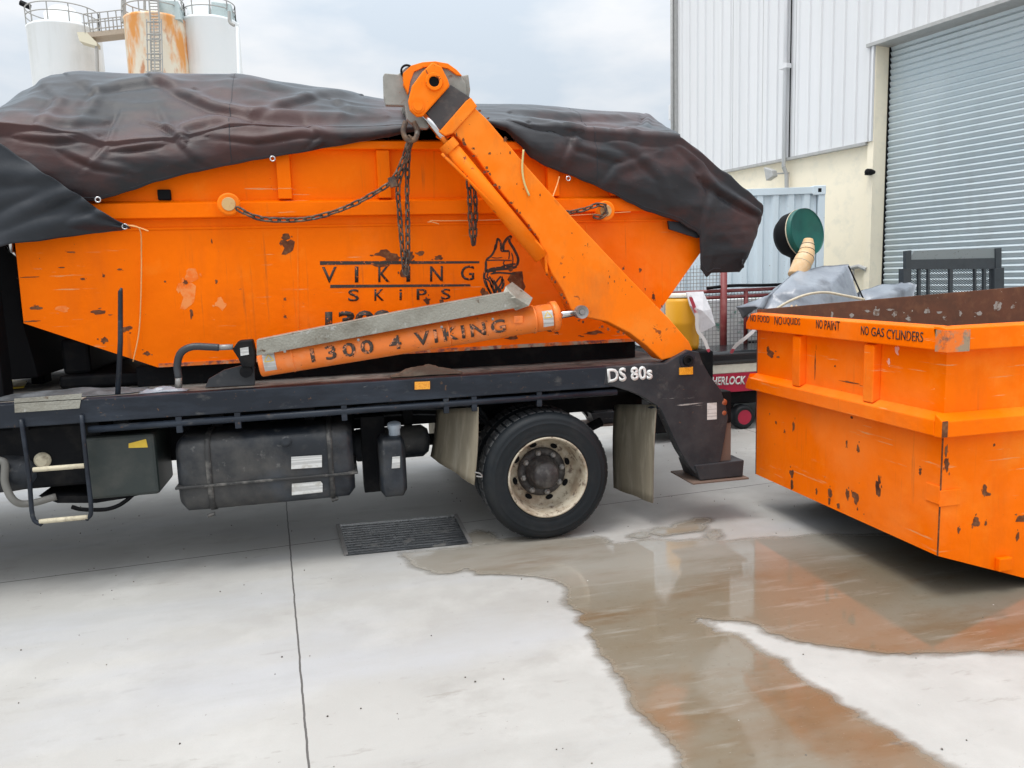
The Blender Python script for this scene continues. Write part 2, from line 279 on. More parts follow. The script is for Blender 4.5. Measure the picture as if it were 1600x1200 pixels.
def tube(bm, pts, r, n=10, cap=True, closed=False):
    pts = [Vector(p) for p in pts]; rings = []; m = len(pts); a = None
    for i, p in enumerate(pts):
        if closed: d = pts[(i+1) % m]-pts[i-1]
        else: d = pts[min(i+1, m-1)]-pts[max(i-1, 0)]
        d.normalize()
        if a is None: a, b = frame_of(d)
        else: a = (a - d*a.dot(d)).normalized(); b = a.cross(d)
        rr_ = r[i] if isinstance(r, (list, tuple)) else r
        rings.append([bm.verts.new(p + a*math.cos(t)*rr_ + b*math.sin(t)*rr_) for t in [2*math.pi*k/n for k in range(n)]])
    for i in range(m if closed else m-1):
        A, Bq = rings[i], rings[(i+1) % m]
        for k in range(n): bm.faces.new((A[k], A[(k+1) % n], Bq[(k+1) % n], Bq[k]))
    if cap and not closed:
        bm.faces.new(rings[0][::-1]); bm.faces.new(rings[-1])
    return bm
def spline(pts, n=8):
    pts = [Vector(p) for p in pts]; o = []
    P = [pts[0]*2-pts[1]] + pts + [pts[-1]*2-pts[-2]]
    for i in range(1, len(P)-2):
        for k in range(n):
            t = k/n; a, b, c, d = P[i-1], P[i], P[i+1], P[i+2]
            o.append(.5*((2*b)+(c-a)*t+(2*a-5*b+4*c-d)*t*t+(3*b-a-3*c+d)*t**3))
    return o+[pts[-1]]
def lathe(bm, c, ax, prof, n=48, closed=False):   # prof: (distance along axis, radius)
    c = Vector(c); ax = Vector(ax).normalized(); a, b = frame_of(ax); rings = []
    for h, r_ in prof:
        rings.append([bm.verts.new(c+ax*h+(a*math.cos(t)+b*math.sin(t))*max(r_, 1e-4)) for t in [2*math.pi*k/n for k in range(n)]])
    for i in range(len(rings)-(0 if closed else 1)):
        A, Q = rings[i], rings[(i+1) % len(rings)]
        for k in range(n): bm.faces.new((A[k], A[(k+1) % n], Q[(k+1) % n], Q[k]))
    return bm
def interp(curve, x):   # curve: sorted (x, v)
    if x <= curve[0][0]: return curve[0][1]
    for (a, u), (b, v) in zip(curve, curve[1:]):
        if x <= b: t = (x-a)/(b-a); t = t*t*(3-2*t)*.4 + t*.6; return u+(v-u)*t
    return curve[-1][1]
def text(name, s, m, p00, p10, p01, parent, depth=.0015, off=0.0, wrap=None, spacing=1.0, sx_pad=None):
    """lettering fitted exactly to the parallelogram p00 (lower left) p10 (lower right) p01 (upper left)"""
    c = bpy.data.curves.new('t', 'FONT'); c.body = s; c.offset = off; c.space_character = spacing; c.resolution_u = 3
    o = bpy.data.objects.new('t', c); C.objects.link(o); dg = bpy.context.evaluated_depsgraph_get(); dg.update()
    me = bpy.data.meshes.new_from_object(o.evaluated_get(dg)); bpy.data.objects.remove(o); bpy.data.curves.remove(c)
    bm = B(); bm.from_mesh(me); bpy.data.meshes.remove(me)
    xs = [v.co.x for v in bm.verts]; ys = [v.co.y for v in bm.verts]; x0, x1, y0, y1 = min(xs), max(xs), min(ys), max(ys)
    if wrap: bmesh.ops.subdivide_edges(bm, edges=[e for e in bm.edges if e.calc_length() > .25], cuts=2)
    p00, p10, p01 = map(Vector, (p00, p10, p01)); nrm = (p10-p00).cross(p01-p00).normalized()
    for v in bm.verts:
        u, q = (v.co.x-x0)/(x1-x0), (v.co.y-y0)/(y1-y0); v.co = wrap(u, q) if wrap else p00+(p10-p00)*u+(p01-p00)*q
    o = obj(name, bm, m, parent); md = o.modifiers.new('s', 'SOLIDIFY'); md.thickness = depth; md.offset = 0
    return o
def chip_poly(bm, c, ux, uy, r1, r2, rng, jag=.45):
    n = 13; ph = rng.random()*6; vs = []
    for k in range(n):
        t = 2*math.pi*k/n; q = 1+jag*(noise.noise(Vector((math.cos(t)*1.7+ph*9, math.sin(t)*1.7, ph)))*1.6)+rng.uniform(-.16, .16)
        vs.append(bm.verts.new(c+ux*math.cos(t)*r1*q+uy*math.sin(t)*r2*q))
    bm.faces.new(vs)
def chips(name, lst, fn, nrm, m, parent, ux, rng=None):
    rng = rng or random.Random(3); bm = B(); nrm = Vector(nrm); ux = Vector(ux)
    for x, y, rx, ry in lst:
        c = fn(x, y); d = (c-CAM).length/FPX*(.74 if rx > 4 else .86 if rx > 2 else 1); chip_poly(bm, c+nrm*(.0012+.0002*rng.random()), ux, Vector((0, 0, 1)), rx*d*1.05, ry*d, rng)
        for _ in range(2):
            o_ = ux*rng.uniform(-1.6, 1.6)*rx*d + V(0, 0, 1)*rng.uniform(-1.8, 1.8)*ry*d
            chip_poly(bm, c+o_+nrm*(.0015+.0004*rng.random()), ux, Vector((0, 0, 1)), rx*d*.22, ry*d*.22, rng)
    return obj(name, bm, m, parent)
def ribbon(bm, pts, wd, nrm):
    pts = [Vector(p) for p in pts]; nrm = Vector(nrm); L_ = []
    for i, p in enumerate(pts):
        d = (pts[min(i+1, len(pts)-1)]-pts[max(i-1, 0)]).normalized(); s = d.cross(nrm).normalized()*wd*(.6 if i in (0, len(pts)-1) else 1); L_.append((bm.verts.new(p+s), bm.verts.new(p-s)))
    for a, b in zip(L_, L_[1:]): bm.faces.new((a[0], a[1], b[1], b[0]))
def chain(bm, path, pitch=.042, wire=.0065, wd=.017):
    pts = [Vector(p) for p in path]; cum = [0]
    for a, b in zip(pts, pts[1:]): cum.append(cum[-1]+(b-a).length)
    def at(s):
        for i in range(len(pts)-1):
            if s <= cum[i+1]: return pts[i]+(pts[i+1]-pts[i])*((s-cum[i])/(cum[i+1]-cum[i]+1e-9))
        return pts[-1]
    n = max(1, int(cum[-1]/pitch))
    for k in range(n):
        a, b = at(k*pitch), at((k+1)*pitch); c = (a+b)/2; d = (b-a).normalized(); h, v = frame_of(d, Vector((0, 1, 0)))
        ang = (R(45) if k % 2 else R(-45)) + random.uniform(-.2, .2); s = h*math.cos(ang)+v*math.sin(ang)
        hl = pitch*.5+wire*.9; ring = []
        for q in range(12):
            t = 2*math.pi*q/12; e = math.copysign(1, math.cos(t))*(hl-wd*.8) if abs(math.cos(t)) > .1 else 0
            ring.append(c + d*(e+math.cos(t)*wd*.8) + s*math.sin(t)*wd*.8)
        tube(bm, ring, wire, 6, closed=True)
    return bm

# ------------------------------------------------------------------ setting: ground, joint, puddle, drain
bm = B(); g = 400
for i in range(1): bm.faces.new([bm.verts.new(p) for p in ((-g, -60, 0), (g, -60, 0), (g, g, 0), (-g, g, 0))])
o = obj('ground', bm, GROUND); top(o, None, None, kind='structure')
pud = [(625,865),(640,880),(652,889),(676,896),(705,897),(728,889),(745,897),(790,898),(835,901),(862,907),(886,917),(888,930),(884,944),(898,954),(914,960),(903,972),(922,986),(932,1010),(950,1040),(975,1066),(982,1092),(1006,1122),(1038,1152),(1056,1172),(1066,1200),(1080,1225),
       (1530,1225),(1485,1202),(1440,1175),(1400,1148),(1350,1122),(1300,1090),(1262,1070),(1240,1052),(1218,1028),(1180,1011),(1150,995),(1118,984),(1083,973),(1096,966),(1125,968),(1188,976),(1200,990),(1240,1002),(1290,1012),(1350,1018),(1420,1023),(1500,1021),(1600,1019),(1700,1012),
       (1760,900),(1640,850),(1500,838),(1360,836),(1270,836),(1235,840),(1180,842),(1130,845),(1100,842),(1060,846),(1020,842),(990,846),(960,850),(935,840),(900,843),(850,838),(800,841),(760,846),(742,853),(700,858)]
def wavy(px, amp=.02, z=.004, rng=random.Random(5)):
    P = [PZ(x, y, 0) for x, y in px]; o = []
    for i, a in enumerate(P):
        b = P[(i+1) % len(P)]; n = max(1, int((b-a).length/.035)); s = (b-a).cross(V(0, 0, 1)).normalized()
        for k in range(n):
            q = a+(b-a)*k/n; o.append(V(q.x, q.y, z)+s*(noise.noise(q*7)*amp+noise.noise(q*23)*amp*.6))
    return o
def sheet(bm, pts):
    vs = [bm.verts.new(p) for p in pts]; es = [bm.edges.new((vs[i], vs[(i+1) % len(vs)])) for i in range(len(vs))]
    bmesh.ops.triangle_fill(bm, edges=es, use_beauty=True); return bm
polys = [[PZ(x, y, 0) for x, y in pud]]
for lst in ([(1018,832),(1030,826),(1050,826),(1062,819),(1085,815),(1098,822),(1094,829),(1072,832),(1052,834),(1035,838)], [(1105,836),(1118,830),(1126,838),(1112,842)], [(1088,812),(1100,811),(1107,814),(1096,818)], [(990,838),(1004,833),(1012,838),(1000,842)],
            [(722,838),(745,832),(765,836),(775,845),(748,852),(735,850)]):
    polys.append([PZ(x, y, 0) for x, y in lst])
def sdist(p, P):
    best = 1e9; ins = False; n = len(P); j = n-1
    for i in range(n):
        a, b = P[i], P[j]; j = i
        if (a.y > p.y) != (b.y > p.y) and p.x < (b.x-a.x)*(p.y-a.y)/(b.y-a.y)+a.x: ins = not ins
        dx, dy = b.x-a.x, b.y-a.y; t = max(0, min(1, ((p.x-a.x)*dx+(p.y-a.y)*dy)/(dx*dx+dy*dy+1e-12))); d = (p.x-a.x-dx*t)**2+(p.y-a.y-dy*t)**2
        if d < best: best = d
    return math.sqrt(best)*(1 if ins else -1)
bm = B(); lay = bm.verts.layers.float.new('edge'); cell = .035; vsd = {}
gx_, gy_ = int((5.3+1.75)/cell), int((5.45-1.9)/cell)
bbs = [(min(q.x for q in P)-.12, max(q.x for q in P)+.12, min(q.y for q in P)-.12, max(q.y for q in P)+.12) for P in polys]
for i in range(gx_+1):
    for j in range(gy_+1):
        p = V(-1.75+i*cell, 1.9+j*cell, .004); d = -1
        for P, bb in zip(polys, bbs):
            if bb[0] < p.x < bb[1] and bb[2] < p.y < bb[3]:
                dd = sdist(p, P); dd = dd+(.02 if P is not polys[0] else 0); d = max(d, dd)
        if d > -.11: v = bm.verts.new(p); v[lay] = d; vsd[i, j] = v
for (i, j), v in vsd.items():
    q4 = [vsd.get(k) for k in ((i, j), (i+1, j), (i+1, j+1), (i, j+1))]
    if all(q4): bm.faces.new(q4)
o = obj('puddle', bm, PUD); top(o, None, None, kind='structure')
# drain grate
DFR = flat('drain_frame', (.2, .19, .18), .7)
dr = thing('drain_cover', 'wet black rectangular drain cover set in the concrete in front of the rear tyre', 'drain cover', PZ(625, 840, 0))
q = [PZ(528, 822, 0), PZ(712, 806, 0), PZ(735, 850, 0), PZ(541, 869, 0)]
bm = B(); prism(bm, [p+V(0, 0, .003) for p in q], (0, 0, .006)); obj('grate', bm, DRAIN, dr)
for i in (1, 3):
    bm = B(); a, b = q[i], q[(i+1) % 4]; d = (b-a).normalized(); s = d.cross(V(0, 0, 1))*.012
    prism(bm, [a-s+V(0,0,.002), b-s+V(0,0,.002), b+s+V(0,0,.002), a+s+V(0,0,.002)], (0, 0, .014)); obj('frame_edge', bm, DFR, dr)
bm = B()
a, b = q[0], q[1]; n1 = q[3]-q[0]; n2 = q[2]-q[1]
for k in range(1, 13):
    t = k/13; p0 = a+n1*t+(b-a)*.02; p1 = b+n2*t-(b-a)*.02; s = V(0, .006, 0)
    prism(bm, [p0-s+V(0,0,.009), p1-s+V(0,0,.009), p1+s+V(0,0,.009), p0+s+V(0,0,.009)], (0, 0, .0012))
obj('grate_bar', bm, DRAIN, dr)

rg = random.Random(77); bm = B()
for _ in range(420):
    p = V(rg.uniform(-2.6, 4.5), rg.uniform(2.0, 7.5), 0); r_g = rg.uniform(.0015, .005); bmesh.ops.create_icosphere(bm, subdivisions=1, radius=r_g, matrix=Matrix.Translation(p+V(0, 0, r_g*.5)))
o = obj('grit', bm, mat('grit_stone', (.2, .18, .15), .9, 0, [L((.07, .06, .05), 9, .45, .55), L((.5, .48, .45), 14, .56, .6)])); top(o, 'fine loose grit scattered over the concrete yard', 'grit', kind='stuff')

# ------------------------------------------------------------------ truck
YT = 4.66; YF = YT+2.35; YB = 5.06; YBF = 6.60
tr = thing('skip_truck', 'black decked skip loader truck with orange lifting arms, carrying a tarped orange bin', 'truck', (0, 5.8, 0))
def side(name, m, fn, **k):           # the same part on the near and on the far side
    a = obj(name, fn(lambda y: y, 1), m, tr, **k); b = obj(name, fn(lambda y: YT+YF-y, -1), m, tr, **k); return a, b
# deck rail
def rail(f, s):
    bm = B()
    box(bm, (-2.6, f(YT), .985), (2.02, f(YT+.09), 1.118)); return bm
side('deck_rail', FRAME, rail, bev=.006)
bm = B(); box(bm, (-2.6, YT+.095, 1.06), (2.3, YF-.095, 1.112)); obj('deck_floor', bm, DECKM, tr, bev=.004)
bm = B()
for k in range(9): box(bm, (-2.3+k*.52, YT+.1, .95), (-2.22+k*.52, YF-.1, 1.058))
obj('cross_member', bm, UNDER, tr)
for y in (5.38, 6.16):
    bm = B(); box(bm, (-4.6, y, .70), (2.25, y+.08, .948)); obj('chassis_rail', bm, UNDER, tr, bev=.004)
bm = B(); box(bm, (-1.2, YB+.08, 1.115), (2.1, YB+.2, 1.235)); box(bm, (-1.2, YBF-.2, 1.115), (2.1, YBF-.08, 1.235)); obj('bin_bearer', bm, UNDER, tr)
# tall stabiliser panel at the rear
legpx = [(948,573),(1040,568),(1056,558),(1076,547),(1092,550),(1098,567),(1110,588),(1127,610),(1134,632),(1138,652),(1132,690),(1126,722),(1098,727),(1088,741),(1077,728),(1063,706),(1048,674),(1034,642),(1026,634),(1006,621),(985,612),(944,600)]
legw = [PY(x, y, YT-.006) for x, y in legpx]
side('stabiliser_panel', PANEL, lambda f, s: prism(B(), [V(p.x, f(p.y), p.z) for p in legw], (0, s*.10, 0)), bev=.005)
lp0, lp1 = PY(1090, 727, YT-.02), PY(1163, 720, YT-.02)
def foot(f, s):
    z0 = PY(1110, 752, YT-.02).z+.012; bm = B(); x0, x1, zt = lp0.x, lp1.x, lp0.z
    prism(bm, [V(x0+.02, f(YT-.02), z0), V(x1-.01, f(YT-.02), z0), V(x1, f(YT-.02), zt+.005), V(x0-.02, f(YT-.02), zt)], (0, s*.26, 0)); return bm
side('foot', PANEL, foot, bev=.006)
def fplate(f, s):
    z0 = PY(1110, 752, YT-.02).z-.004; return box(B(), (lp0.x-.05, f(YT-.05), z0), (lp1.x+.02, f(YT+.30), z0+.012))
side('foot_plate', POSTM, fplate, bev=.003)
# inner leg and rear cross tube
side('stabiliser_leg', PANEL, lambda f, s: prism(B(), [V(p.x+.05*0, f(YT+.1), p.z) for p in [PY(1040,640,YT),PY(1120,640,YT),PY(1120,722,YT),PY(1092,727,YT)]], (0, s*.13, 0)), bev=.004)
bm = B(); box(bm, (2.2, YT+.24, .78), (2.34, YF-.24, .96)); obj('rear_cross_tube', bm, UNDER, tr, bev=.01)
# tail lamp, bumper post, hinge
def post(f, s): a = PY(1121, 662, YT+.02); b = PY(1142, 720, YT+.02); return box(B(), (a.x, f(YT+.02), b.z), (b.x, f(YT+.12), a.z))
side('bumper_post', POSTM, post, bev=.004)
def tl(f, s): a = PY(1122, 612, YT+.02); b = PY(1139, 660, YT+.02); return box(B(), (a.x, f(YT+.01), b.z), (b.x+.01, f(YT+.13), a.z))
tls = side('tail_lamp', UNDER, tl, bev=.006)
for yy in (629, 645):
    a = PY(1131, yy, YT+.0); bm = lathe(B(), a+V(0, .012, 0), (0, -1, 0), [(0, .026), (.012, .025), (.018, .016), (.02, .0)], 20); obj('lens', bm, LAMPM, tls[0], smooth=True)
for pxs in ([(648,597),(672,596),(672,608),(648,609)], [(1062,575),(1083,573),(1083,585),(1062,586)]):
    obj('reflector', pp(pxs, YT-.016, .012), AMBER, tr, bev=.002)
a = PY(1074, 563, YT-.008); obj('pivot_pin', lathe(B(), a, (0, -1, 0), [(0, 0), (0, .036), (.022, .034), (.022, .018), (.006, .016), (.006, 0)], 24), UNDER, tr)
obj('pivot_boss', lathe(B(), a+V(.0, 0, 0), (0, -1, 0), [(0, .055), (.006, .055), (.006, .037), (.002, .036)], 24), FRAME, tr)
text('lettering', 'DS 80s', WHITE, PY(950, 598, YT-.008), PY(1020, 592.5, YT-.008), PY(948.5, 576, YT-.008), tr, off=.034)
obj('warning_sticker', pp([(1105,630),(1120,629),(1120,655),(1105,656)], YT-.008, .0015), STICK, tr)
obj('tread_plate', pp([(22,623),(128,615),(124,638),(23,645)], YT-.004, .003), CHECKER, tr)
bm = B(); a = PY(22, 625, YT-.004); b = PY(128, 616, YT-.004); box(bm, (a.x, YT-.004, 1.1195), (b.x, YT+.07, 1.1235)); obj('tread_plate', bm, CHECKER, tr)
# side guard
def guard(f, s):
    a, b = PY(137, 672, YT), PY(965, 613, YT); return tube(B(), [V(a.x, f(YT+.02), a.z), V(b.x, f(YT+.02), b.z)], .021, 12)
side('side_guard', FRAME, guard, smooth=True)
for x in (278, 370, 537, 697, 741, 843):
    a = PY(x, 648-(x-278)*.065, YT); bm = B(); box(bm, (a.x-.017, YT+.004, .89), (a.x+.017, YT+.036, .984)); obj('guard_bracket', bm, FRAME, tr, bev=.003)
# ladder
a, b, c, d = PY(34, 655, YT), PY(58, 822, YT), PY(145, 812, YT), PY(128, 648, YT)
y_ = YT-.01
bm = tube(B(), spline([V(a.x, y_, a.z), V((a.x+b.x)/2, y_, (a.z+b.z)/2), V(b.x-.012, y_, b.z+.06), V(b.x+.03, y_, b.z+.006)], 5), .012, 10)
tube(bm, spline([V(d.x, y_, d.z), V((d.x+c.x)/2, y_, (d.z+c.z)/2), V(c.x+.0, y_, c.z+.06), V(c.x-.03, y_, c.z+.006)], 5), .012, 10)
lad = obj('step_ladder', bm, FRAME, tr, smooth=True)
for x0, y0, x1, y1 in ((62, 815, 138, 811), (52, 734, 132, 730)):
    a, b = PY(x0, y0, YT-.01), PY(x1, y1, YT-.01); obj('rung', tube(B(), [V(a.x, y_, a.z), V(b.x, y_, a.z)], .014, 10), STEP, lad, smooth=True)
# rear wheels
def wheel(cx, y0, s, kind):   # s=+1: outside faces the camera
    cz = .425
    prof = [(.0, .262), (-.008, .272), (-.013, .278), (-.010, .284), (-.014, .300), (-.016, .33), (-.013, .352), (-.0145, .356), (-.0125, .360), (-.006, .378), (-.007, .384), (.004, .396), (.012, .405), (.035, .420), (.06, .425), (.16, .425), (.185, .420), (.21, .4), (.225, .35), (.222, .29), (.21, .262)]
    t = obj('tyre', lathe(B(), (cx, y0, cz), (0, s, 0), prof, 72), RUBBER, tr, smooth=True)
    bm = B()
    for k in range(48):
        for (u, w_) in ((.045, .028), (.084, .026), (.122, .026), (.16, .028)):
            t0 = 2*math.pi*(k+.08)/48; t1 = 2*math.pi*(k+.82)/48; vs = []
            for tt in (t0, t1):
                for uu in (u, u+w_):
                    for rr_ in (.418, .4266): vs.append(bm.verts.new((cx+math.cos(tt)*rr_, y0+s*uu, cz+math.sin(tt)*rr_)))
            for f in ((0,1,3,2),(4,6,7,5),(0,4,5,1),(2,3,7,6),(0,2,6,4),(1,5,7,3)): bm.faces.new([vs[i] for i in f])
    obj('tread', bm, TREAD, t)
    if kind == 'outer':
        prof = [(.004, .268), (-.014, .266), (-.016, .258), (-.006, .252), (.02, .245), (.05, .24), (.10, .232), (.14, .228), (.165, .21), (.175, .18), (.168, .14), (.15, .105), (.15, .05)]
        rm = obj('rim', lathe(B(), (cx, y0, cz), (0, s, 0), prof, 64), RIMM, tr, smooth=True)
        for k in range(8):
            an = 2*math.pi*(k+.35)/8; c = V(cx+math.cos(an)*.188, y0+s*.163, cz+math.sin(an)*.188); ra = V(math.cos(an), 0, math.sin(an)); ta = V(-math.sin(an), 0, math.cos(an))
            bm = B(); vs = [bm.verts.new(c+ra*math.cos(q)*.016+ta*math.sin(q)*.026+V(0, s*(.006 if math.cos(q) < 0 else 0), 0)) for q in [2*math.pi*j/20 for j in range(20)]]; bm.faces.new(vs)
            obj('hand_hole_dark', bm, BLACK, rm)  # black oval on the uncut rim, painted in for the dark of an opening
        hb = obj('hub', lathe(B(), (cx, y0, cz), (0, s, 0), [(.16, .118), (.11, .108), (.10, .095), (.07, .09), (.035, .084), (.02, .07), (.016, .0)], 32), HUBM, tr, smooth=True)
        for k in range(8):
            an = 2*math.pi*k/8+.2; c = V(cx+math.cos(an)*.135, y0+s*.150, cz+math.sin(an)*.135)
            obj('wheel_nut', lathe(B(), c, (0, -s, 0), [(0, .021), (.028, .02), (.034, .012), (.04, .011), (.04, 0)], 6), NUTM, rm)
        obj('hub_ring', lathe(B(), (cx, y0, cz), (0, s, 0), [(.160, .165), (.142, .160), (.138, .112), (.15, .108)], 32), HUBM, rm, smooth=True)
    else:
        obj('rim', lathe(B(), (cx, y0, cz), (0, s, 0), [(0, .262), (.02, .25), (.1, .22), (.11, 0)], 40), RIMM, tr, smooth=True)
WX = PZ(857, 845, 0).x+.01
wheel(WX, YT, 1, 'outer'); wheel(WX, YT+.25, 1, 'inner'); wheel(WX, YF, -1, 'outer'); wheel(WX, YF-.25, -1, 'inner')
bm = tube(B(), [V(WX, YT+.2, .425), V(WX, YF-.2, .425)], .07, 16); lathe(bm, (WX, 5.83, .425), (0, 1, 0), [(-.2, .07), (-.14, .16), (0, .2), (.14, .16), (.2, .07)], 20); obj('rear_axle', bm, UNDER, tr, smooth=True)
for y in (5.36, 6.2):
    bm = tube(B(), spline([V(WX-.62, y, .62), V(WX-.3, y, .5), V(WX, y, .47), V(WX+.3, y, .5), V(WX+.62, y, .62)], 5), .035, 6); obj('leaf_spring', bm, UNDER, tr)
# mudflaps
def mflap(x_near, zt, zb, y1, curve):
    bm = B(); n = 8; rows = []
    for i in range(n+1):
        t = i/n; z = zt+(zb-zt)*t; dx = curve*math.sin(t*3.0)+.012*math.sin(t*7)
        rows.append([bm.verts.new((x_near+dx+.008*math.sin(j*1.3+t*2), YT+.01+(y1-YT-.01)*j/6, z)) for j in range(7)])
    for a, b in zip(rows, rows[1:]):
        for j in range(6): bm.faces.new((a[j], a[j+1], b[j+1], b[j]))
    return bm
def quadflap(nt_, nb_, it_, ib_, Yi, bend):
    a, b = PY(*nt_, YT+.01), PY(*nb_, YT+.01); c, d = PY(*it_, Yi), PY(*ib_, Yi); bm = B(); rows = []
    for i in range(11):
        t = i/10; rows.append([bm.verts.new((a+(b-a)*t)*(1-j/8)+(c+(d-c)*t)*(j/8)+V(bend*math.sin(t*3.6)+.006*math.sin(j*1.4+t*3), 0, 0)) for j in range(9)])
    for p, q in zip(rows, rows[1:]):
        for j in range(8): bm.faces.new((p[j], p[j+1], q[j+1], q[j]))
    return bm
obj('mudflap', quadflap((747,636), (741,758), (684,640), (672,713), 5.15, .003), FLAP, tr, smooth=True, solid=.007)
obj('mudflap', quadflap((1026,632), (1019,786), (962,632), (957,762), 5.15, -.010), FLAP, tr, smooth=True, solid=.007)
obj('flap_bracket', tube(B(), [PY(1028,636,YT+.01), PY(960,640,5.2)], .014, 8), FRAME, tr)
obj('flap_hook', tube(B(), spline([PY(742,738,YT), PY(750,740,YT), PY(753,745,YT), PY(744,744,YT)], 4), .005, 6), NUTM, tr)
for x, y1 in ((PY(741, 758, YT).x, .5), (PY(1019, 785, YT).x, .5)):
    bm = B(); box(bm, (x, YF-.5, .3), (x+.01, YF-.02, .95)); obj('mudflap', bm, FLAP, tr)
bm = B(); box(bm, (.86, YT+.1, .93), (2.0, YT+.62, .95)); obj('wheel_arch', bm, UNDER, tr)
# fuel tank
def rbox(x0, x1, y0, y1, z0, z1, rad, m, name, par, pinch=0, ns=1):
    prof = []; w_, h_ = (y1-y0)/2, (z1-z0)/2; cy, cz = (y0+y1)/2, (z0+z1)/2
    for k in range(40):
        t = 2*math.pi*k/40; c_, s_ = math.cos(t), math.sin(t); e = .42
        py_ = math.copysign(abs(c_)**e, c_)*w_; pz_ = math.copysign(abs(s_)**e, s_)*h_
        if pinch: py_ *= 1-pinch*math.exp(-((pz_+h_*.30)/(h_*.10))**2)
        prof.append((py_, pz_))
    bm = B(); rings = []
    N_ = 12
    for i in range(N_+1):
        t = i/N_; x = x0+(x1-x0)*t; e = min(t, 1-t)*N_; sc = {0: .93, 1: 1.0}.get(int(e), 1.0)
        if i in (0, N_): rings.append([bm.verts.new((x, cy+a*.8, cz+b*.82)) for a, b in prof]); x += rad*.3*(1 if i == 0 else -1); continue
        rings.append([bm.verts.new((x0+rad*.8 if i == 1 else x1-rad*.8 if i == N_-1 else x, cy+a*(1 if 1 < i < N_-1 else .99), cz+b*(1 if 1 < i < N_-1 else .99))) for a, b in prof])
    for A, Q in zip(rings, rings[1:]):
        for k in range(40): bm.faces.new((A[k], A[(k+1) % 40], Q[(k+1) % 40], Q[k]))
    bm.faces.new(rings[0]); bm.faces.new(rings[-1])
    return obj(name, bm, m, par, smooth=True)
ta, tb = PY(281, 806, YT+.02), PY(550, 672, YT+.02)
tk = rbox(ta.x, tb.x, YT+.02, YT+.50, ta.z-.005, tb.z+.03, .05, TANKM, 'fuel_tank', tr, pinch=.10)
for x in (326, 518):
    xx = PY(x, 740, YT).x; h_ = (tb.z+.03-ta.z+.005)/2; zc = (tb.z+.03+ta.z-.005)/2; pts = []
    for k in range(24):
        t = 2*math.pi*k/24; c_, s_ = math.cos(t), math.sin(t); pts.append(V(xx, YT+.26+math.copysign(abs(c_)**.42, c_)*.245, zc+math.copysign(abs(s_)**.42, s_)*(h_+.004)))
    bm = B(); A = [bm.verts.new(p-V(.015, 0, 0)) for p in pts]; Q = [bm.verts.new(p+V(.015, 0, 0)) for p in pts]
    for k in range(24): bm.faces.new((A[k], A[(k+1) % 24], Q[(k+1) % 24], Q[k]))
    obj('strap', bm, STRAP, tk, smooth=True, solid=.006)
for quad in ([(455,714),(503,711),(503,730),(455,733)], [(456,756),(501,752),(504,756),(504,769),(456,774)]):
    obj('label', pp(quad, YT+.008, .002), STICK, tk)
a = PY(447, 690, YT+.03); fz = PY(440, 750, YT).z
bm = B(); box(bm, (ta.x-.01, YT+.005, fz-.006), (tb.x+.02, YT+.515, fz+.008)); obj('seam_flange', bm, STRAP, tk, bev=.004)
obj('cap', lathe(B(), a, (0, -1, .3), [(0, .03), (.02, .03), (.024, .02), (.024, 0)], 20), TANKM, tk)
for x, y in ((518, 782), (325, 806)):
    a = PY(x, y, YT+.05); obj('drain_bolt', tube(B(), [a, a+V(.04, 0, .01)], .012, 8), STRAP, tk)
for x in (.0, .55): obj('tank_bracket', box(B(), (ta.x+.18+x, YT+.3, tb.z+.0), (ta.x+.24+x, YT+.75, .95)), UNDER, tr)
# canister behind the tank
ca, cb = PY(597, 782, YT+.03), PY(633, 685, YT+.03)
cn_ = rbox(ca.x, cb.x, YT+.03, YT+.30, ca.z, cb.z+.005, .03, TANKM, 'canister', tr)
a = PY(617, 688, YT+.14); a.z = cb.z+.05; obj('cap', lathe(B(), a, (0, -.2, 1), [(-.06, .036), (0, .036), (.002, .042), (.03, .042), (.035, .03), (.035, 0)], 16), mat('grey_cap', (.35, .4, .45), .5), cn_)
obj('sticker', pp([(613,714),(625,713),(625,731),(612,732)], YT+.022, .002), STICK, cn_)
bm = B(); a, b = PY(570, 770, YT+.3), PY(600, 650, YT+.3); box(bm, (a.x, YT+.3, a.z), (b.x, YT+.5, b.z)); obj('canister_bracket', bm, UNDER, tr)
# battery box, air tank, pipework under the front of the deck
a, b = PY(138, 782, YT+.08), PY(241, 682, YT+.08); bx = obj('equipment_box', box(B(), (a.x, YT+.08, a.z), (b.x, YT+.5, b.z+.02)), mat('dark_green_grey_box', (.022, .03, .028), .5, 0, [L((.07, .07, .06), 5, .45, .7, a=.6)]), tr, bev=.02)
obj('warning_label', pp([(201,693),(228,686),(231,699),(201,700)], YT+.078, .0015), YELLOW, bx)
a, b = PY(150, 795, YT+.12), PY(240, 700, YT+.12); obj('lower_guard', prism(B(), [PY(60,775,YT+.12),PY(150,775,YT+.12),PY(232,770,YT+.12),PY(200,778,YT+.12),PY(150,786,YT+.12),PY(90,786,YT+.12)], (0, .3, 0)), UNDER, tr)
a = PY(68, 718, YT+.15); obj('filter', lathe(B(), a, (0, -1, 0), [(-.05, .045), (.02, .045), (.04, .03), (.045, .0)], 20), STEP, tr)
a = PY(22, 735, YT+.2); obj('pump_housing', lathe(B(), V(-2.2, a.y, a.z), (1, 0, 0), [(0, .0), (0, .12), (.35, .12), (.45, .11), (.5, .07), (.5, 0)], 24), TANKM, tr, smooth=True)
obj('coolant_pipe', tube(B(), spline([PY(-20, 720, YT+.05), PY(6, 722, YT+.05), PY(8, 755, YT+.05), PY(22, 782, YT+.05), PY(45, 787, YT+.08), PY(88, 776, YT+.12)], 8), .02, 12), mat('grey_pipe', (.17, .165, .15), .6), tr, smooth=True)
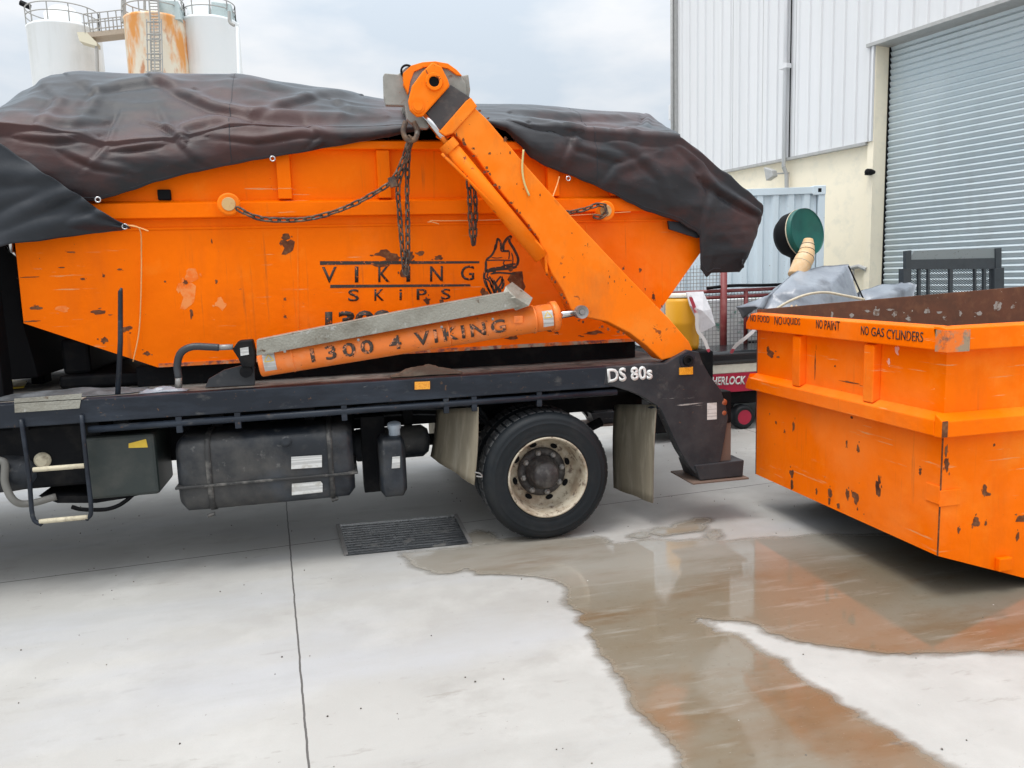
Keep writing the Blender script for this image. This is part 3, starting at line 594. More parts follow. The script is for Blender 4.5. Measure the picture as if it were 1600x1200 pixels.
obj('air_hose', tube(B(), spline([PY(112, 792, YT+.1), PY(130, 796, YT+.1), PY(170, 795, YT+.1), PY(200, 780, YT+.12), PY(236, 742, YT+.16)], 8), .012, 10), BLACK, tr, smooth=True)
bm = B(); box(bm, (-2.6, YT+.5, .62), (.1, YF-.5, .95)); obj('gearbox_mass', bm, UNDER, tr, bev=.03)
bm = B(); box(bm, (-2.5, YT+.14, .60), (PY(165, 700, YT+.2).x, YT+.6, .97)); obj('side_locker', bm, UNDER, tr, bev=.02)
for k, (z_, y_, r_k) in enumerate(((.90, 5.30, .012), (.86, 5.31, .009), (.82, 5.30, .012), (.78, 5.31, .008))):
    obj('brake_line', tube(B(), spline([V(-2.4, y_, z_), V(-.5, y_+.01, z_-.015), V(.4, y_, z_+.01), V(.9, y_+.02, z_-.05), V(1.1, y_+.05, .62)], 6), r_k, 6), HOSE, tr, smooth=True)
obj('air_tank', lathe(B(), V(.05, 5.2, .62), (1, 0, 0), [(0, 0), (.02, .08), (.06, .11), (.5, .11), (.54, .08), (.56, 0)], 24), TANKM, tr, smooth=True)
obj('prop_shaft', tube(B(), [V(-1.6, 5.83, .62), V(1.2, 5.83, .46)], .045, 14), UNDER, tr, smooth=True)
for x_k in (-.25, .42, .72): obj('hanger_bracket', prism(B(), [V(x_k, 5.27, .95), V(x_k+.10, 5.27, .95), V(x_k+.07, 5.27, .66), V(x_k+.03, 5.27, .66)], (0, .1, 0)), UNDER, tr)
# upright stake, deck tag, headboard
a, b = PY(190, 450, YT+.05), PY(184, 616, YT+.05); obj('stake', tube(B(), [b, (a+b)/2+V(.004, 0, 0), a+V(-.008, 0, -.02), a], [.015, .014, .013, .006], 8), FRAME, tr, smooth=True)
a = PZ(24, 603, 1.118); obj('release_tag', prism(B(), [PZ(5,610,1.114), PZ(38,606,1.114), PZ(43,597,1.114), PZ(15,596,1.114)], (0, 0, .012)), YELLOW, tr, bev=.003)
bm = B(); x_ = PY(2, 400, 5.1).x
box(bm, (x_-.10, 4.95, 1.118), (x_-.02, 5.10, 2.05)); box(bm, (x_-.10, 5.6, 1.118), (x_-.02, 5.75, 2.05)); box(bm, (x_-.10, 6.5, 1.118), (x_-.02, 6.65, 2.05))
prism(bm, [PY(-60,340,5.2), PY(0,362,5.2), PY(26,395,5.2), PY(36,505,5.2), PY(52,560,5.2), PY(60,590,5.2), PY(-60,600,5.2)], (0, 1.3, 0)); obj('headboard', bm, BLACK, tr, bev=.01)
bm = B(); box(bm, (-1.66, 5.2, 1.118), (-1.15, 6.5, 1.2)); box(bm, (-1.66, 5.3, 1.2), (-1.5, 6.4, 1.42)); obj('winch_base', bm, UNDER, tr, bev=.02)
a = PY(12, 350, 5.08); b = PY(18, 395, 5.08); bm = tube(B(), [a, b], .018, 8); tube(bm, [PY(9, 385, 5.08), PY(27, 400, 5.08)], .012, 8); obj('mirror_bracket', bm, CHROME, tr, smooth=True)
# cab (out of frame)
bm = B(); prism(bm, [V(-2.75, YT+.05, .75), V(-2.75, YT+.05, 2.6), V(-4.35, YT+.05, 2.6), V(-4.6, YT+.05, 1.5), V(-4.65, YT+.05, .6), V(-4.3, YT+.05, .6)], (0, 2.2, 0)); cab = obj('cab', bm, mat('white_cab_paint', (.7, .7, .7), .35, 0, [L((.62, .62, .6), 1.5, .4, .7)]), tr, bev=.04)
obj('window', prism(B(), [V(-3.1, YT+.046, 1.6), V(-3.1, YT+.046, 2.35), V(-4.15, YT+.046, 2.35), V(-4.35, YT+.046, 1.6)], (0, .003, 0)), BLACK, cab)
wheel(-3.6, YT+.05, 1, 'outer'); wheel(-3.6, YF-.05, -1, 'outer')

# lifting arms
YA = 4.70; TA = .15
def mir(y): return YT+YF-y
armpx = [(708,206),(742,168),(762,187),(826,263),(902,348),(985,436),(1045,497),(1077,534),(1083,548),(1062,556),(1034,563),(1010,540),(985,521),(950,503),(907,494),(893,484),(880,455),(862,427),(851,402),(842,373),(815,338),(790,308),(771,284),(745,246)]
arms = []
for sgn in (1, -1):
    f = (lambda y: y) if sgn == 1 else mir
    Wp = lambda px, y: [V(p.x, f(y), p.z) for p in [PY(a_, b_, y) for a_, b_ in px]]
    arm = obj('lifting_arm', prism(B(), Wp(armpx, YA), (0, sgn*TA, 0)), ORANGE2, tr, bev=.008)
    arms.append(arm)
    obj('collar', prism(B(), Wp([(686,206),(728,158),(736,152),(746,166),(708,208),(696,212)], YA-.012), (0, sgn*(TA+.024), 0)), ORANGE2, arm, bev=.006)
    obj('extension', prism(B(), Wp([(662,182),(704,132),(735,152),(692,206)], YA+.018), (0, sgn*(TA-.036), 0)), mat('dark_sliding_section', (.05, .045, .045), .5, 0, [L((.16, .13, .11), 9, .5, .7, a=.6)]), arm, bev=.004)
    obj('head_plate', prism(B(), Wp([(676,97),(690,104),(700,124),(703,134),(668,173),(661,181),(652,182),(641,172),(638,158),(644,134),(660,112)], YA-.028), (0, sgn*.035, 0)), ORANGE2, arm, bev=.007)
    obj('head_disc', prism(B(), Wp([(640,150),(630,128),(632,113),(645,103),(660,99),(680,97),(700,101),(716,113),(728,130),(730,148),(700,165)], YA+.03), (0, sgn*.06, 0)), BEAMM, arm, bev=.006)
    obj('head_band', prism(B(), Wp([(630,114),(643,102),(660,97),(680,95.5),(700,99),(714,109),(722,118),(714,117),(700,107),(680,103),(662,105),(647,112),(641,128),(638,146),(631,132)], YA+.012), (0, sgn*.07, 0)), ORANGE2, arm, bev=.003)
    c = PY(678, 128, YA-.028); c.y = f(YA-.028)
    obj('bushing', lathe(B(), c, (0, -sgn, 0), [(-.05, .030), (.01, .030), (.014, .034), (.014, .048), (.006, .052), (-.005, .052)], 32), ORANGE2, arm, smooth=False)
    obj('bushing_hole_dark', lathe(B(), c, (0, -sgn, 0), [(.002, .0303), (.002, .0)], 32), BLACK, arm)  # flat black disc gives the bore its dark inside by colour
    c = PY(653, 167, YA-.028); c.y = f(YA-.028)
    obj('pin', lathe(B(), c, (0, -sgn, 0), [(-.02, .036), (.012, .036), (.012, .026), (.018, .025), (.018, 0)], 24), ORANGE2, arm)
    # tilt cylinder tucked under the arm
    yc = YA+.02; a = PY(655, 170, yc); a.y = f(yc); b = PY(700, 226, yc); b.y = f(yc); d_ = PY(846, 402, yc); d_.y = f(yc)
    obj('tilt_rod', tube(B(), [a, b], .020, 14), CHROME, tr, smooth=True)
    tcy = obj('tilt_cylinder', tube(B(), [b, d_], .048, 20), ORANGE2, tr, smooth=True)
    n_ = (d_-b).normalized(); obj('gland', lathe(B(), b, n_, [(-.015, .02), (-.015, .056), (.04, .056), (.04, .048)], 20), ORANGE2, tcy)
    a1 = PY(690, 240, yc-.03); a2 = PY(800, 348, yc-.03); a3 = PY(846, 388, yc-.03); a4 = PY(855, 430, yc-.02)
    for q_ in (a1, a2, a3, a4): q_.y = f(q_.y)
    obj('oil_pipe', tube(B(), spline([a1, a2, a3, a4], 6), .009, 8), ORANGE2, tcy, smooth=True)
    # lift cylinder
    ra, rb, rc = [PY(x, y, YA+.02) for x, y in ((405, 566), (872, 493), (905, 487))]
    for q_ in (ra, rb, rc): q_.y = f(q_.y)
    RB = .088; ax = (rb-ra).normalized()
    cyl = obj('lift_cylinder', lathe(B(), ra, ax, [(0, 0), (0, RB-.008), (.008, RB), ((rb-ra).length-.05, RB-.004), ((rb-ra).length-.05, RB+.008), ((rb-ra).length-.012, RB+.008), ((rb-ra).length-.01, RB-.01), ((rb-ra).length, RB-.012), ((rb-ra).length, 0)], 40), BARREL, tr, smooth=False)
    for p in cyl.data.polygons: p.use_smooth = p.area < .12 and len(p.vertices) == 4 and abs(p.normal.dot(ax)) < .3
    obj('piston_rod', tube(B(), [rb-ax*.02, rc], .024, 16), CHROME, tr, smooth=True)
    obj('rod_eye', lathe(B(), V(rc.x, f(YA-.045), rc.z), (0, sgn, 0), [(0, 0), (0, .016), (.008, .018), (.0, .042), (.08, .042)], 24), NUTM, tr)
    if sgn == 1:
        up_ = V(0, 0, 1); up_ = (up_-ax*up_.dot(ax)).normalized(); fr = V(0, -1, 0)
        Lb = (rb-ra).length
        def mk(s0, s1, h0, h1):
            def wr(u, q_):
                h = h0+(h1-h0)*q_; an = h/RB; return ra+ax*(s0+(s1-s0)*u)+(fr*math.cos(an)+up_*math.sin(an))*(RB+.0015)
            return wr
        def sx(x): return (PY(x, 530, YA).x-ra.x)/ax.x
        text('lettering', '1300', PAINTB2, V(), V(1, 0, 0), V(0, 0, 1), cyl, wrap=mk(sx(484), sx(582), -.045, .04), off=.022, spacing=1.35)
        text('lettering', '4', PAINTB2, V(), V(1, 0, 0), V(0, 0, 1), cyl, wrap=mk(sx(606), sx(625), -.045, .04), off=.022)
        text('lettering', 'VIKING', PAINTB2, V(), V(1, 0, 0), V(0, 0, 1), cyl, wrap=mk(sx(646), sx(787), -.045, .04), off=.022, spacing=1.3)
        for s0, s1 in ((sx(410), sx(429)), (sx(845), sx(861))):
            bm = B(); w1 = mk(s0, s1, -.055, .05); A = [bm.verts.new(w1(0, k/8)) for k in range(9)]; Q = [bm.verts.new(w1(1, k/8)) for k in range(9)]
            for k in range(8): bm.faces.new((A[k], Q[k], Q[k+1], A[k+1]))
            obj('warning_sticker', bm, STICK, cyl)
            bm = B(); w2 = mk(s0, s1, 0, .045); tri = [(.12, .1), (.88, .1), (.5, .95)]
            for i in range(3):
                (u0, v0), (u1, v1) = tri[i], tri[(i+1) % 3]; ribbon(bm, [w2(u0, v0)+fr*.001, w2((u0+u1)/2, (v0+v1)/2)+fr*.001, w2(u1, v1)+fr*.001], .003, fr)
            obj('warning_triangle', bm, YELLOW, cyl)
        # chequer plate cover lying along the barrel
        cov = [(398,556),(400,534),(420,527),(800,458),(818,452),(831,466),(826,478),(800,484)]
        bm = pp([(401,556),(401,534),(620,490),(796,458),(808,466),(812,480),(600,519)], YA-.092, .006)
        prism(bm, [V(p.x, YA-.086, p.z) for p in [PY(401,534,YA-.086), PY(401,531.5,YA-.086), PY(620,487.5,YA-.086), PY(796,455.5,YA-.086), PY(796,458,YA-.086), PY(620,490,YA-.086)]], (0, .12, 0))
        cp = obj('cover_plate', bm, CHECKER, tr, bev=.002)
        vs = [PY(x, y, YA+dy) for x, y, dy in ((783,466,-.075),(790,448,-.03),(800,441,.03),(822,458,.0),(832,466,-.05),(826,478,-.09),(806,485,-.08))]
        bm = B(); v_ = [bm.verts.new(p) for p in vs]; ce = bm.verts.new(PY(806, 466, YA-.10))
        for i in range(len(v_)): bm.faces.new((v_[i], v_[(i+1) % len(v_)], ce))
        obj('bent_end', bm, CHECKER, cp, solid=.005)
        for s_w in (sx(455), sx(700), sx(835)):
            obj('weld_band', lathe(B(), ra+ax*s_w, ax, [(-.006, RB-.002), (-.004, RB+.0025), (.004, RB+.0025), (.006, RB-.002)], 40), BARREL, cyl, smooth=True)
        obj('port_block', box(B(), PY(806, 500, YA)+V(-.03, -.07, -.02), PY(806, 500, YA)+V(.03, -.02, .03)), BARREL, cyl, bev=.006)
        for s_w in (445, 560, 690, 770):
            c_b = PY(s_w, 549-(s_w-445)*.155, YA-.094); obj('clip_bolt', lathe(B(), c_b, (0, -1, 0), [(0, .009), (.006, .008), (.007, 0)], 8), NUTM, cyl)
        # base bracket, valve block, hose
        obj('cylinder_bracket', pp([(320,606),(326,592),(350,578),(385,569),(398,572),(398,602)], YT+.03, .03), PANEL, tr, bev=.004)
        obj('cylinder_bracket', pp([(320,606),(326,592),(350,578),(385,569),(398,572),(398,602)], YT+.20, .03), PANEL, tr, bev=.004)
        vb = obj('valve_block', pp([(363,546),(372,533),(394,531),(399,552),(398,574),(378,574),(372,560)], YA-.05, .1), UNDER, tr, bev=.008)
        obj('sticker', pp([(375,544),(388,542),(389,554),(376,556)], YA-.053, .0015), STICK, vb)
        obj('pivot_pin', lathe(B(), PY(385, 580, YT+.03), (0, -1, 0), [(0, .035), (.03, .035), (.03, 0)], 20), UNDER, tr)
        obj('hydraulic_hose', tube(B(), spline([PY(279, 590, YA+.0), PY(277, 570, YA), PY(283, 551, YA-.02), PY(300, 542, YA-.03), PY(325, 542, YA-.03), PY(342, 543, YA-.03)], 8), .021, 12), HOSE, tr, smooth=True)
        bm = tube(B(), [PY(340, 543, YA-.03), PY(364, 542, YA-.03)], .017, 10); tube(bm, [PY(279, 588, YA), PY(279, 606, YA)], .019, 10); obj('hose_fitting', bm, NUTM, tr, smooth=True)
rng_ = random.Random(21); lst = []
for (xa_, ya_), (xb_, yb_), n_c in (((712,210),(770,283),9), ((772,286),(840,372),8), ((690,208),(740,160),12), ((860,430),(893,484),5), ((745,170),(825,262),5), ((900,500),(1000,528),8), ((830,262),(1040,490),6)):
    for _ in range(n_c):
        t_c = rng_.random(); lst.append((xa_+(xb_-xa_)*t_c+rng_.uniform(-1, 5), ya_+(yb_-ya_)*t_c+rng_.uniform(-2, 2), rng_.uniform(.8, 3), rng_.uniform(.8, 3)))
for _ in range(16): 
    t_c = rng_.random(); lst.append((735+t_c*260+rng_.uniform(-8, 14), 190+t_c*285+rng_.uniform(-6, 20), rng_.uniform(.4, 1.1), rng_.uniform(.5, 2.2)))
for x_c, y_c in ((718,192),(732,176),(740,232),(760,262),(765,240)): lst.append((x_c, y_c, 2.5, 2))
chips('paint_chip', lst, lambda x, y: PY(x, y, YA-.0), (0, -1, 0), CHIP, arms[0], (1, 0, 0), rng_)
# lift beam between the arms
beam = [(599,118),(601,114),(622,116),(634,105),(655,98),(690,98),(706,104),(722,118),(732,116),(735,140),(733,152),(712,150),(692,160),(682,185),(668,201),(650,199),(636,186),(632,165),(603,164),(600,150)]
bp = [PY(x, y, YA+.06) for x, y in beam]
bm = prism(B(), bp, (0, .05, 0)); prism(bm, [V(p.x, YF-(YA+.06-YT)-.05, p.z) for p in bp], (0, .05, 0))
p_ = PY(668, 140, YA); tube(bm, [V(p_.x, YA+.1, p_.z), V(p_.x, YF-.14, p_.z)], .1, 20)
bea = obj('lift_beam', bm, BEAMM, tr, bev=.006)
c = PY(636, 112, YA+.058); obj('lifting_ring', tube(B(), [c+V(math.cos(t)*.035, -.006, math.sin(t)*.035) for t in [2*math.pi*k/20 for k in range(20)]], .007, 6, closed=True), UNDER, bea)
bm = tube(B(), spline([PY(634, 190, YA+.03), PY(630, 205, YA+.02), PY(636, 218, YA+.01), PY(648, 218, YA+.02), PY(652, 204, YA+.04), PY(646, 190, YA+.04)], 5), .016, 10); obj('shackle', bm, CHAINM, bea, smooth=True)

# ------------------------------------------------------------------ loaded skip bin
def shell_bin(name, label, prof, Y0, Y1, xr, zr, m, inner, th=.012):
    t = thing(name, label, 'skip bin', ((prof[0][0]+prof[-1][0])/2, (Y0+Y1)/2, min(p[1] for p in prof)))
    return t
bn = thing('skip_bin', 'orange skip bin on the truck deck under a tarpaulin, stencilled VIKING SKIPS', 'skip bin', (.5, 5.83, 1.24))
P5 = lambda x, y, Y=YB: PY(x, y, Y)
zb = 1.237
x0 = P5(25, 380).x; lowL = P5(37, 505); fl = V(-1.06, YB, zb); fr_ = V(2.09, YB, zb); re = V(2.60, YB, 1.88)
zl = 2.095; zrim = PY(680, 216, 5.0).z; zr0 = PY(680, 234, 5.0).z; rTop = V(2.50, YB, 2.33)
outer = [V(2.2, YB, zrim-.02), V(-.75, YB, zrim-.02), V(x0, YB, 2.30), V(x0-.005, YB, 2.0), V(lowL.x, YB, lowL.z), fl, fr_, re, rTop]
bm = B(); w1 = [V(p.x, YB, p.z) for p in outer]
prism(bm, w1, (0, .012, 0)); prism(bm, [V(p.x, YBF-.012, p.z) for p in outer], (0, .012, 0))
for a, b in zip(outer[3:], outer[4:]):
    d = (b-a).normalized(); n = V(-d.z, 0, d.x)*.008
    prism(bm, [V(a.x, YB+.012, a.z), V(b.x, YB+.012, b.z), V(b.x, YB+.012, b.z)+n, V(a.x, YB+.012, a.z)+n], (0, YBF-YB-.024, 0))
a, b = outer[2], outer[3]; prism(bm, [V(a.x, YB+.012, a.z), V(b.x, YB+.012, b.z), V(b.x+.01, YB+.012, b.z), V(a.x+.01, YB+.012, a.z)], (0, YBF-YB-.024, 0))
obj('body', bm, ORANGE, bn)
# long ledge below the ribs, top rail, ribs
def hbar(x0_, x1_, z0, z1, pr, name, Y=YB, slope=.02):
    for s, yy in ((-1, Y), (1, YBF)):
        bm = prism(B(), [V(x0_, yy, z0), V(x0_, yy+s*pr, z0+.004), V(x0_, yy+s*pr, z1-slope), V(x0_, yy, z1)], (x1_-x0_, 0, 0)); obj(name, bm, ORANGE, bn, bev=.004)
hbar(x0-.01, 2.57, 2.125, 2.235, .055, 'ledge')
hbar(-.75, 2.2, zr0, zrim, .06, 'top_rail')
hbar(x0, 2.58, 2.06, 2.078, .008, 'weld_seam', slope=.0)
for x in (445, 600, 770, 862, 960):
    xx = P5(x, 290).x
    for s, yy in ((-1, YB), (1, YBF)):
        bm = prism(B(), [V(xx-.045, yy, 2.236), V(xx-.04, yy+s*.045, 2.236), V(xx+.04, yy+s*.045, 2.236), V(xx+.045, yy, 2.236)], (0, 0, zr0-2.237)); obj('rib', bm, ORANGE, bn, bev=.004)
bm = B(); box(bm, (x0+.02, YB-.02, 2.12-.0), (x0+.1, YB-.002, 2.12)) ; bm.free()
for (x, y) in ((360, 321), (940, 331)):
    c = P5(x, y, YB-.055); s_ = (1 if x < 500 else -.3)
    lug = obj('lug', lathe(B(), c, (0, -1, 0), [(-.01, .05), (.05, .05), (.06, .066), (.075, .066), (.082, .058), (.082, 0)], 28), ORANGE2, bn)
    obj('lug_face', lathe(B(), c+V(0, -.0835, 0), (0, -1, 0), [(0, .0), (0, .04), (.004, .038), (.004, 0)], 20), mat('rubbed_lug', (.6, .38, .16), .6, 0, [L((.4, .12, .03), 12, .5, .7)]), lug)
obj('hinge_hook', box(B(), P5(245, 296, YB-.03), P5(268, 305, YB+.0)+V(0, 0, -.03)), BLACK, bn, bev=.006)
obj('seam', pp([(464,352),(466,352),(467,553),(465,553)], YB-.0035, .003), ORANGE2, bn)
obj('seam', pp([(915,345),(916.5,345),(926,470),(924.5,470)], YB-.0035, .003), ORANGE2, bn)
# bottom flange
bm = prism(B(), [V(-1.05, YB-.012, zb), V(-1.05, YB-.012, zb+.022), V(2.08, YB-.012, zb+.022), V(2.08, YB-.012, zb)], (0, .011, 0)); obj('bottom_flange', bm, mat('scraped_flange', (.4, .33, .24), .7, 0, [L((.7, .15, .01), 8, .45, .55), L((.2, .06, .05), 12, .5, .6)]), bn)
Yd = YB-.0015
def T(s, x0, y0, x1, y1, yt, **k): text('lettering', s, PAINTB, PY(x0, y0, Yd), PY(x1, y1, Yd), PY(x0, yt, Yd), bn, **k)
for s, xa, xb, yb, yt in (('V',503,526,442,417),('I',554.5,560,441.5,416.5),('K',591,609,441,416),('I',635,641,440.5,416),('N',672,692,440,416),('G',720,741,438.5,415)):
    T(s, xa, yb, xb, yb-.4, yt, off=.01)
for s, xa, xb, yb, yt in (('S',544,561,471,452),('K',585,600,470,452),('i',624,628,469,452),('P',651,667,468.5,451.5),('S',689,704,468,451)):
    T(s, xa, yb, xb, yb-.3, yt, off=.012)
text('lettering', '1300', PAINTB, PY(508, 516, Yd), PY(612, 512, Yd), PY(508, 487, Yd), bn, off=.05)
text('lettering', '4', PAINTB, PY(638, 511, Yd), PY(662, 510, Yd), PY(638, 485, Yd), bn, off=.05)
for ln in ([(500,408),(749,408),(749,411.5),(500,414)], [(516,445),(735,444),(735,447.5),(516,450)]): obj('stencil_line', pp(ln, Yd-.0002, .001), PAINTB, bn)
# horned helmet head emblem
bm = B()
def E(*pts, wd=.007): ribbon(bm, spline([PY(640+x/5.454, 340+y/5.454, Yd) for x, y in pts], 4), wd, (0, 1, 0))
E((650,360),(700,320),(735,250),(748,175)); E((748,175),(775,210),(780,285)); E((780,285),(815,285),(850,285)); E((800,280),(800,230),(830,180),(868,155), wd=.009); E((868,155),(850,200),(890,270),(925,350),(915,410), wd=.009)
E((850,285),(850,320),(845,355), wd=.004); E((650,365),(760,362),(870,365), wd=.004); E((650,365),(650,430),(635,500),(650,570),(690,640),(700,690), wd=.008)
E((650,460),(720,440),(820,430),(915,415), wd=.013); E((690,480),(760,470),(900,480), wd=.006); E((680,500),(720,560),(760,520),(780,500), wd=.006); E((700,520),(740,590),(730,640),(760,680), wd=.01)
E((640,520),(680,540),(700,600), wd=.006); E((790,500),(780,560),(740,620), wd=.006); E((740,235),(728,270),(735,225), wd=.008); E((690,560),(740,690), wd=.006); E((765,600),(770,660), wd=.012)
E((700,455),(718,462),(735,455), wd=.005); E((668,470),(660,505),(680,520), wd=.005); E((655,540),(668,600),(690,655), wd=.004); E((705,540),(715,600),(735,670), wd=.004); E((780,420),(850,400),(905,395), wd=.006); E((810,365),(800,390),(815,410), wd=.004); E((868,300),(880,340),(878,400), wd=.004); E((700,340),(740,345),(790,340), wd=.003); E((790,520),(800,560),(785,610), wd=.009)
obj('emblem', bm, PAINTB, bn)
cl_ = [(449,386,11,15),(447,370,7,6),(602,397,18,7),(615,403,13,10),(640,400,10,9),(657,396,8,5),(685,403,9,5),(632,425,8,11),(598,412,16,6),(690,474,5,9),(668,470,6,7),(806,440,18,19),(757,458,8,9),
       (155,487,13,4),(58,481,9,3),(197,514,9,5),(290,441,4,3),(163,532,7,6),(299,490,2,6),(229,552,6,4),(110,394,7,1.2),(97,418,5,1),(130,436,3,1.5),(187,421,4,1.4),(162,431,1.5,2),(45,433,14,.8),(445,467,2,2),(446,495,2,2),(338,440,1.5,3),(258,440,1.5,1.5),
       (870,520,4,2),(1000,422,2,3),(860,516,9,3),(930,520,22,4),(1021,464,3,5),(700,515,12,4),(800,528,14,3),(331,377,.8,3),(50,502,12,1)]
chips('paint_chip', cl_, lambda x, y: PY(x, y, YB), (0, -1, 0), CHIP, bn, (1, 0, 0))
chips('pale_scuff', [(292,462,13,26),(300,430,10,12),(345,475,9,10),(98,482,10,6),(60,420,6,1)], lambda x, y: PY(x, y, YB+.0006), (0, -1, 0), mat('pale_orange_scuff', (.88, .27, .06), .7, 0, [L((.88, .165, .003), 14, .45, .6)]), bn, (1, 0, 0))
# rubble heap under the tarpaulin so the sheet lies on something
# ------------------------------------------------------------------ tarpaulin
def curveXZ(px, Y): 
    c = [PY(x, y, Y) for x, y in px]; return sorted((p.x, p.z) for p in c)
YH, YM, YR = 4.975, 5.02, 5.75
hem = curveXZ([(-60,322),(30,320),(90,316),(150,314),(172,308),(205,298),(245,284),(300,270),(360,258),(400,250),(460,240),(520,229),(570,220),(605,214),(640,206),(700,196),(760,193),(790,204),(812,226),(830,247),(855,261),(885,272),(920,286),(955,302),(985,318),(1012,331),(1045,341),(1062,347),(1078,358),(1098,368),(1104,395),(1110,420),(1140,432),(1150,425)], YH)
mid = curveXZ([(-60,196),(0,190),(60,195),(110,206),(170,222),(210,218),(270,215),(320,204),(360,194),(400,193),(470,198),(560,199),(640,196),(700,190),(790,191),(860,200),(920,208),(1000,213),(1058,214),(1090,238),(1130,269),(1165,298),(1186,317),(1192,325)], YM)
rid = curveXZ([(-80,226),(-30,200),(0,178),(50,140),(85,118),(130,112),(200,116),(370,121),(450,131),(520,141),(600,155),(680,162),(750,165),(850,170),(950,175),(1005,178)], YR) + [(2.60, 2.80), (2.75, 2.58), (2.9, 2.40), (3.05, 2.22)]
XE = PY(1189, 330, YM).x
bm = B(); nx, ny = 440, 190; x_a = -2.35
ws = [0, .30, .62, 1.0]     # hem, mid, ridge, back
grid = []
def tarp_pt(X, v):
    zh, zm, zr = interp(hem, X), interp(mid, X), interp(rid, X); zm = max(zm, zh+.02)
    if v < .34:      # front face
        t = v/.34; bulge = .035*math.sin(math.pi*t); z = zh+(zm-zh)*t; return V(X-.50*(zm-z)*max(0, min(1, (X-2.5)/.5)), YH-bulge+(YM-YH)*t, z)
    if v < .68:
        t = (v-.34)/.34; z = zm+(zr-zm)*(math.sin(t*math.pi/2)**1.15); y = YM+(YR-YM)*t; sag = -.03*math.sin(math.pi*t)*(1+math.sin(X*3.1)); return V(X, y, z+sag)
    t = (v-.68)/.32; zbk = 2.1; y = YR+(6.72-YR)*min(1, t*1.6); z = zr-(zr-min(2.5, zr))*min(1, t*1.6)**2 - max(0, t-.625)/.375*.5; return V(X, y, z)
CR = [  # creases seen in the sheet: points of the photograph, height (m), width (px)
    ([(240,128),(280,150),(330,172),(400,186),(480,190),(560,190),(640,186)], .045, 11), ([(400,183),(440,168),(500,152),(560,150)], .03, 9), ([(520,160),(545,178),(600,188)], .025, 8),
    ([(150,150),(190,140),(250,132),(300,142)], .03, 10), ([(188,183),(178,200),(168,225),(150,250),(132,268)], .014, 7), ([(225,194),(260,205),(290,222)], .025, 5), ([(290,222),(292,205),(330,195),(390,190)], .03, 9),
    ([(0,183),(60,192),(110,200),(160,196)], .03, 10), ([(180,237),(215,234),(250,229)], .03, 6), ([(250,180),(262,205),(300,245),(330,262)], .014, 9), ([(60,130),(90,160),(60,190)], .02, 12), ([(30,215),(90,222),(150,215)], .03, 9),
    ([(330,215),(400,222),(470,212),(540,215)], .022, 8), ([(100,240),(150,262),(200,270)], .025, 9), ([(480,196),(500,215),(480,235)], .02, 8), ([(370,125),(420,140),(470,150)], .02, 9), ([(110,122),(150,150),(130,180)], .018, 12),
    ([(800,192),(860,200),(900,208),(890,232),(878,258)], .020, 9), ([(800,180),(900,186),(1000,186)], .03, 7), ([(830,196),(900,210),(960,214),(1055,216)], .04, 8), ([(1008,180),(1005,200),(960,208)], .03, 8), ([(980,212),(1000,225),(1050,220)], .02, 8),
    ([(1050,222),(1090,262),(1110,300),(1100,340)], .020, 10), ([(1095,280),(1120,300),(1160,325),(1185,338)], .045, 9), ([(1020,240),(960,262),(940,290)], .014, 10), ([(930,215),(990,240),(1030,280),(1040,320)], .02, 12), ([(880,205),(900,232),(960,250)], .02, 10)]
def scr(p):
    v = p-CAM; z = v.dot(FWD); return 800+FPX*v.dot(RGT)/z, 600-FPX*v.dot(UPV)/z
def creases(p):
    x, y = scr(p); tot = 0
    for pts, A_, w_ in CR:
        if x < min(q[0] for q in pts)-30 or x > max(q[0] for q in pts)+30: continue
        best = 1e9; sg = 1; tt = 0
        for k, ((ax, ay), (bx, by)) in enumerate(zip(pts, pts[1:])):
            dx, dy = bx-ax, by-ay; t = max(0, min(1, ((x-ax)*dx+(y-ay)*dy)/(dx*dx+dy*dy))); ex, ey = x-ax-dx*t, y-ay-dy*t; d = math.hypot(ex, ey)
            if d < best: best = d; sg = 1 if dx*ey-dy*ex < 0 else -1; tt = (k+t)/(len(pts)-1)
        e = math.sin(math.pi*min(1, max(0, .12+tt*.76)))
        u = best/w_*sg; tot += A_*e*(math.exp(-((u-.5)/.75)**2)-.75*math.exp(-((u+.45)/.5)**2))
    return tot
def fold(p, v):
    a = noise.noise(V(p.x*1.3+5, p.y*2, p.z*1.5))*.055; q = V(p.x*2.2+p.z*2.0, p.y*2.8, p.z*3.4-p.x*.9)
    b = (1-abs(noise.noise(q+V(3, 1, 2)))*2.2)*.030; c = (1-abs(noise.noise(q*2.3))*2)*.015; q2 = V(p.x*1.0-p.z*2.5, p.y*5.5, p.z*6)
    d = (1-abs(noise.noise(q2+V(9, 9, 9)))*2.4)*.022; e = (1-abs(noise.noise(V(p.x*9, p.y*9, p.z*9)))*2)*.006
    return a+b+c+d+e
